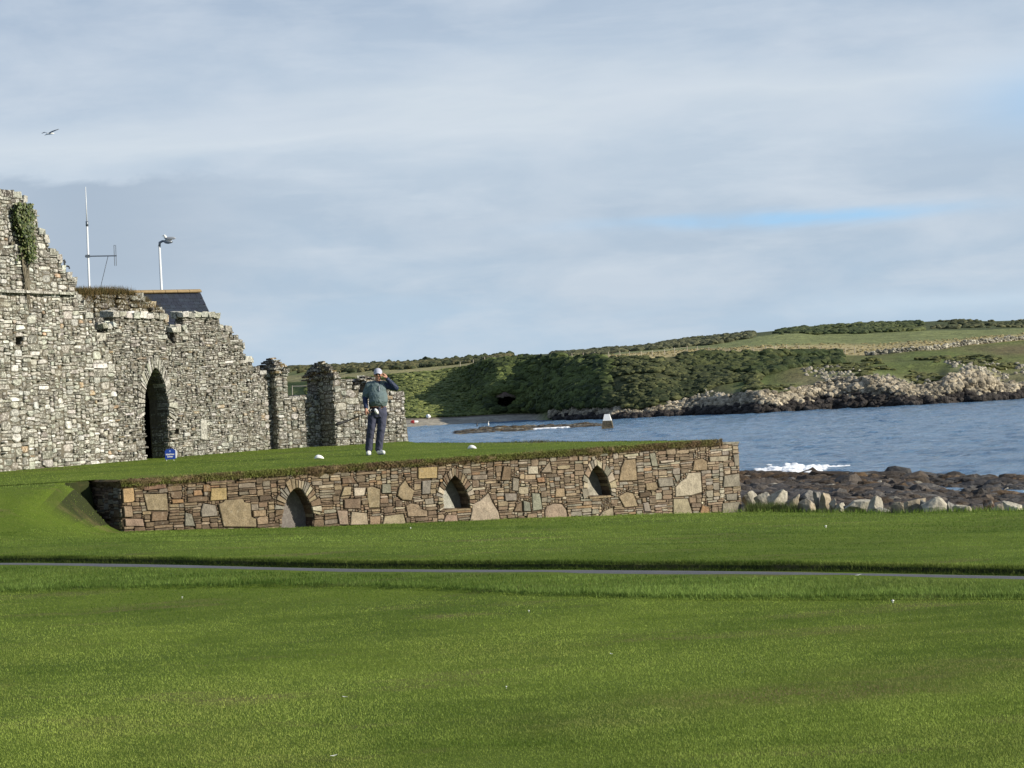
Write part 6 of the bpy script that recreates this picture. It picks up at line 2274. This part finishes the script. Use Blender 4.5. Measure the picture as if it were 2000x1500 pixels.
sLj, sRj = H(718.5, 752), H(751.5, 751, 0.0)
eL, wL = H(712.8, 777, 0.0), H(715.0, 797.5, -0.19)
eR, wR = H(773, 758, -0.02), H(756.5, 740.5, -0.10)
hL, hR = H(716.8, 804, -0.22), H(752.5, 734.5, -0.10)
kneeL, kneeR = H(724.5, 838, -0.05), H(744.5, 838, -0.03)
ankL, ankR = H(720.0, 874, 0.02), H(739.5, 874, 0.03)
hipL, hipR = H(729.5, 804), H(746.5, 804)
headc = H(738.3, 731.5, -0.01)
mb = MB()
# trunk
loft(mb, [(H(738, 810), .15, .11), (H(738.5, 800), .165, .12), (H(738, 790, -.02), .165, .135), (H(738, 778, -.03), .165, .14), (H(736, 765, -.01), .165, .12), (H(735.5, 755), .175, .105), (H(736, 750), .13, .08), (H(738, 746.5), .06, .06)])
# neck and head
limb(mb, [H(736.8, 751, .01), H(738, 738, 0.0)], [.060, .056])
ellipsoid(mb, headc + Vector((0, 0.01, 0.02)), (.078, .098, .108), 20, 14)
ellipsoid(mb, headc + Vector((0.004, -0.035, -0.055)), (.058, .060, .072), 16, 12)       # jaw
ellipsoid(mb, headc + Vector((0.006, -0.082, -0.112)), (.024, .020, .020), 10, 8)        # chin
mb.tube([headc + Vector((0.004, -0.088, 0.022)), headc + Vector((0.005, -0.117, -0.028))], [.009, .017], 8)   # nose
ellipsoid(mb, headc + Vector((0.005, -0.108, -0.032)), (.020, .015, .012), 10, 8)
for s_ in (-1, 1):
    ellipsoid(mb, headc + Vector((s_ * 0.080, 0.012, -0.008)), (.012, .022, .034), 10, 8)   # ears
    ellipsoid(mb, headc + Vector((s_ * 0.036, -0.076, -0.030)), (.022, .016, .020), 10, 8)  # cheeks
    ellipsoid(mb, headc + Vector((s_ * 0.030, -0.086, 0.030)), (.026, .012, .010), 10, 8)   # brows
# arms
limb(mb, [sLj, eL], [.052, .042]); limb(mb, [eL, wL], [.041, .029])
limb(mb, [sRj, eR], [.052, .042]); limb(mb, [eR, wR], [.041, .029])
# legs
for hp, kn, an in ((hipL, kneeL, ankL), (hipR, kneeR, ankR)):
    limb(mb, [hp, kn], [.088, .060]); limb(mb, [kn, kn.lerp(an, .35) + Vector((0, 0.02, 0)), an], [.057, .056, .040])
toeL = Vector((ankL.x + 0.0, ankL.y - 0.20, TEE + 0.045)); toeR = Vector((ankR.x + 0.10, ankR.y - 0.155, TEE + 0.045))
for an, to in ((ankL, toeL), (ankR, toeR)):
    limb(mb, [Vector((an.x, an.y + 0.03, TEE + 0.055)), to], [.038, .032])
    limb(mb, [an, Vector((an.x, an.y, TEE + 0.06))], [.040, .036])
# left-of-picture hand holding the club
clA, clB = H(657, 829.5, -0.52), H(734, 801.5, -0.17)
cdir = (clB - clA).normalized()
gpt = clA.lerp(clB, 0.775)
up = Vector((0, 0, 1))
back_ = (hL - gpt)
palm = gpt + up * 0.030 + Vector((-0.012, 0.0, 0))
limb(mb, [wL, palm + Vector((0, 0, 0.025))], [.029, .030])
ellipsoid(mb, palm + Vector((0, 0, 0.005)), (.046, .030, .036), 14, 10)
fingers_curl(mb, gpt, cdir, 0.019, Vector((0.1, 0.9, 0.55)), turn=4.4)
limb(mb, [palm + Vector((0.035, -0.02, 0.01)), palm + Vector((0.048, -0.036, -0.022)), gpt + cdir * 0.040 + Vector((0, -0.02, -0.008))], [.013, .011, .009], 8)
# right-of-picture hand raised to the ear
dH = (hR - wR).normalized()
pal2 = hR + Vector((0.0, 0, 0.0))
limb(mb, [wR, wR.lerp(pal2, 0.5)], [.029, .030])
ellipsoid(mb, pal2, (.034, .026, .050), 14, 10, M_=Matrix.Rotation(-0.5, 3, 'Y'))
for k_, ln in enumerate((0.066, 0.074, 0.070, 0.058)):
    b0_ = pal2 + Vector((-0.018 + 0.004 * k_, -0.034 + 0.021 * k_, 0.034 - 0.004 * k_))
    m1_ = b0_ + Vector((-0.42, -0.15, 0.62)).normalized() * ln * 0.45
    t1_ = m1_ + Vector((-0.95, -0.05, -0.25)).normalized() * ln * 0.40
    e1_ = t1_ + Vector((-0.45, 0.05, -0.85)).normalized() * ln * 0.28
    limb(mb, [b0_, m1_, t1_, e1_], [.0095, .0088, .0080, .0070], 8)
limb(mb, [pal2 + Vector((-0.012, -0.028, -0.02)), pal2 + Vector((-0.045, -0.045, 0.0)), pal2 + Vector((-0.060, -0.045, 0.028))], [.013, .010, .008], 8)
person = fused('person', mb, 0.0065, M['skin'], None, iters=3)
tag(person, 'man in grey cap, teal pullover and dark trousers on the tee, hand raised to ear', 'person')

# pullover (teal, sleeves to the elbow)
mb = MB()
loft(mb, [(H(737.5, 793.5, -.01), .168, .135), (H(738, 790.5, -.03), .182, .165), (H(739, 784, -.05), .186, .182), (H(738.5, 776, -.05), .182, .172), (H(736.8, 766, -.02), .180, .148),
          (H(735.5, 757), .188, .125), (H(735.5, 751.5), .165, .10), (H(736.8, 748), .095, .078)], 24)
limb(mb, [sLj + Vector((0.015, 0, -0.02)), sLj.lerp(eL, .95)], [.072, .066])
limb(mb, [sRj + Vector((-0.02, 0, -0.02)), sRj.lerp(eR, 0.10)], [.072, .066])
limb(mb, [H(720, 750), H(736, 748)], [.055, .055]); limb(mb, [H(751, 749.5), H(738, 748)], [.055, .055])
fused('pullover', mb, 0.009, M['teal'], person, iters=4, folds=0.022, fscale=(9, 3, 8), seed=5)
# collar
mb = MB()
loft(mb, [(H(737.2, 748.5, -.005), .085, .080), (H(737.8, 745.2, -.005), .070, .072)], 20)
fused('collar', mb, 0.008, M['navy'], person, iters=2)
mb = MB()
mb.tube([H(739.5, 750, -.105), H(740.5, 756, -.140), H(741.5, 764, -.172)], 0.006, 6)
mb.build('zip', M['cap'], person)
# navy sleeves
mb = MB()
limb(mb, [sLj.lerp(eL, .80), eL], [.052, .054]); limb(mb, [eL, eL.lerp(wL, .5), wL + Vector((0, 0, .01))], [.054, .050, .042])
fused('sleeve', mb, 0.008, M['navy'], person, iters=3, folds=0.008, fscale=(20, 10, 24), seed=7)
mb = MB()
limb(mb, [sRj.lerp(eR, .0), sRj.lerp(eR, .5) + Vector((0, 0, -0.012)), eR], [.064, .064, .060]); limb(mb, [eR, eR.lerp(wR, .5), wR], [.060, .052, .040])
fused('sleeve', mb, 0.008, M['navy'], person, iters=3, folds=0.008, fscale=(20, 10, 24), seed=8)
# trousers
mb = MB()
loft(mb, [(H(738.2, 793.0, -.005), .158, .125), (H(738.2, 800), .176, .132), (H(738.2, 808), .180, .132), (H(738, 815), .165, .12)], 22)
for hp, kn, an, sx in ((hipL, kneeL, ankL, -1), (hipR, kneeR, ankR, 1)):
    hp2 = hp + Vector((0, 0, -0.02))
    limb(mb, [hp2, hp2.lerp(kn, .5), kn, kn.lerp(an, .5), Vector((an.x, an.y, TEE + 0.115))], [.100, .094, .080, .074, .070], 16)
fused('trousers', mb, 0.009, M['trou'], person, iters=3, folds=0.012, fscale=(14, 8, 7), seed=9)
mb = MB()
loft(mb, [(H(738.0, 796.8, -.005), .170, .134), (H(738.0, 793.4, -.005), .168, .132)], 24)
mb.build('belt', M['belt'], person, True)
mb = MB(); cq = H(742, 795.2, -.145); mb.box(cq - Vector((.022, .006, .016)), cq + Vector((.022, .006, .016))); mb.build('belt_buckle', M['metal'], person)
# shoes
for an, to in ((ankL, toeL), (ankR, toeR)):
    mb = MB()
    h0 = Vector((an.x, an.y + 0.045, TEE + 0.045))
    limb(mb, [h0, h0.lerp(to, .5) + Vector((0, 0, .004)), to], [.047, .050, .043])
    limb(mb, [Vector((an.x, an.y + 0.01, TEE + 0.10)), Vector((an.x, an.y - 0.02, TEE + 0.06))], [.046, .048])
    fused('shoe', mb, 0.008, M['shoe'], person, iters=3)
    mb = MB()
    h1 = Vector((h0.x, h0.y, TEE + 0.010)); t1 = Vector((to.x, to.y, TEE + 0.010)); dd = (t1 - h1).normalized(); sd_ = Vector((dd.y, -dd.x, 0))
    ring = []
    for k_ in range(20):
        a = 2 * math.pi * k_ / 20
        f = math.cos(a); ring.append(h1.lerp(t1, .5) + dd * f * ((t1 - h1).length / 2 + 0.05) + sd_ * math.sin(a) * (0.050 + 0.004 * f))
    mb.add([tuple(q) for q in ring] + [tuple(q + Vector((0, 0, .018))) for q in ring], [tuple(range(20)), tuple(range(20, 40))] + [(i, (i + 1) % 20, 20 + (i + 1) % 20, 20 + i) for i in range(20)])
    mb.build('sole', M['gullgrey'], person)
# cap with a brim
mb = MB()
cc_ = headc + Vector((0.0, 0.006, 0.045))
n_, m_ = 20, 8
vs = []
for i in range(m_ + 1):
    th = math.pi * 0.5 * i / m_
    for j in range(n_):
        ph = 2 * math.pi * j / n_
        vs.append(tuple(cc_ + Vector((.090 * math.cos(th) * math.cos(ph), .112 * math.cos(th) * math.sin(ph), .100 * math.sin(th) - 0.012))))
fs = [(i * n_ + j, i * n_ + (j + 1) % n_, (i + 1) * n_ + (j + 1) % n_, (i + 1) * n_ + j) for i in range(m_) for j in range(n_)] + [tuple(range(n_ - 1, -1, -1))]
mb.add(vs, fs)
o = mb.build('cap', M['cap'], person, True)
mb = MB()
vs, fs = [], []
for r_, (yo, zo_) in enumerate(((-0.07, 0.010), (-0.12, 0.004), (-0.165, -0.018))):
    for k_ in range(9):
        f = k_ / 8 * 2 - 1
        hw = (.088, .080, .058)[r_]
        vs.append(tuple(cc_ + Vector((0.004 + f * hw, yo + 0.045 * f * f * (1 if r_ else 0.4), zo_ - 0.022 * f * f))))
b0_ = len(vs)
vs += [(a, b, c_ - 0.005) for (a, b, c_) in vs]
for r_ in range(2):
    for k_ in range(8):
        fs.append((r_ * 9 + k_, r_ * 9 + k_ + 1, (r_ + 1) * 9 + k_ + 1, (r_ + 1) * 9 + k_))
        fs.append((b0_ + r_ * 9 + k_, b0_ + (r_ + 1) * 9 + k_, b0_ + (r_ + 1) * 9 + k_ + 1, b0_ + r_ * 9 + k_ + 1))
for k_ in range(8): fs.append((18 + k_, 19 + k_, b0_ + 19 + k_, b0_ + 18 + k_))
mb.add(vs, fs); mb.build('cap_brim', M['cap'], person, True)
# hair at the sides, eyes, mouth, glasses
mb = MB()
for s_ in (-1, 1): ellipsoid(mb, headc + Vector((s_ * 0.073, 0.035, 0.012)), (.012, .045, .040), 10, 8)
ellipsoid(mb, headc + Vector((0, 0.085, -0.01)), (.062, .028, .055), 12, 8)
mb.build('hair', M['hair'], person, True)
for s_ in (-1, 1):
    mb = MB(); ellipsoid(mb, headc + Vector((s_ * 0.033 + 0.004, -0.092, 0.004)), (.024, .008, .015), 12, 8); mb.build('glasses_lens', M['eye'], person, True)
mb = MB(); mb.tube([headc + Vector((-0.012, -0.102, 0.008)), headc + Vector((0.018, -0.102, 0.008))], .003, 6)
for s_ in (-1, 1): mb.tube([headc + Vector((s_ * 0.055, -0.086, 0.008)), headc + Vector((s_ * 0.082, 0.0, 0.008))], .003, 6)
mb.build('glasses_frame', M['eye'], person)
mb = MB(); ellipsoid(mb, headc + Vector((0.006, -0.092, -0.070)), (.024, .008, .006), 12, 6); mb.build('mouth', M['lip'], person, True)

# golf club held near its head, grip pointing down and out
cg = empty('golf_club', gpt, 'white headed golf club held by the golfer, its dark grip pointing down left', 'golf club')
mb = MB(); mb.tube([clA + cdir * 0.27, clB], [.015, .010], 8); mb.build('shaft', M['shaft'], cg, True)
mb = MB(); mb.tube([clA, clA + cdir * 0.03, clA + cdir * 0.28], [.034, .032, .018], 10); mb.build('grip', M['grip'], cg, True)
mb = MB()
ellipsoid(mb, clB + Vector((0.012, -0.03, -0.02)), (.036, .045, .066), 18, 12, M_=Matrix.Rotation(-0.5, 3, 'Y'))
mb.build('club_head', M['clubhead'], cg, True)
mb = MB(); mb.tube([clB - cdir * 0.05, clB + Vector((0.004, -0.015, 0.005))], [.008, .012], 8); mb.build('hosel', M['shaft'], cg, True)
mb = MB()
mb.tube([H(722.5, 802.8, -.15), H(723.6, 799.8, -.16), H(726, 799.2, -.16)], .006, 6); mb.tube([H(723.2, 800.5, -.16), H(722.6, 811, -.155)], .006, 6)
o = mb.build('white_lanyard', M['feather'], person)
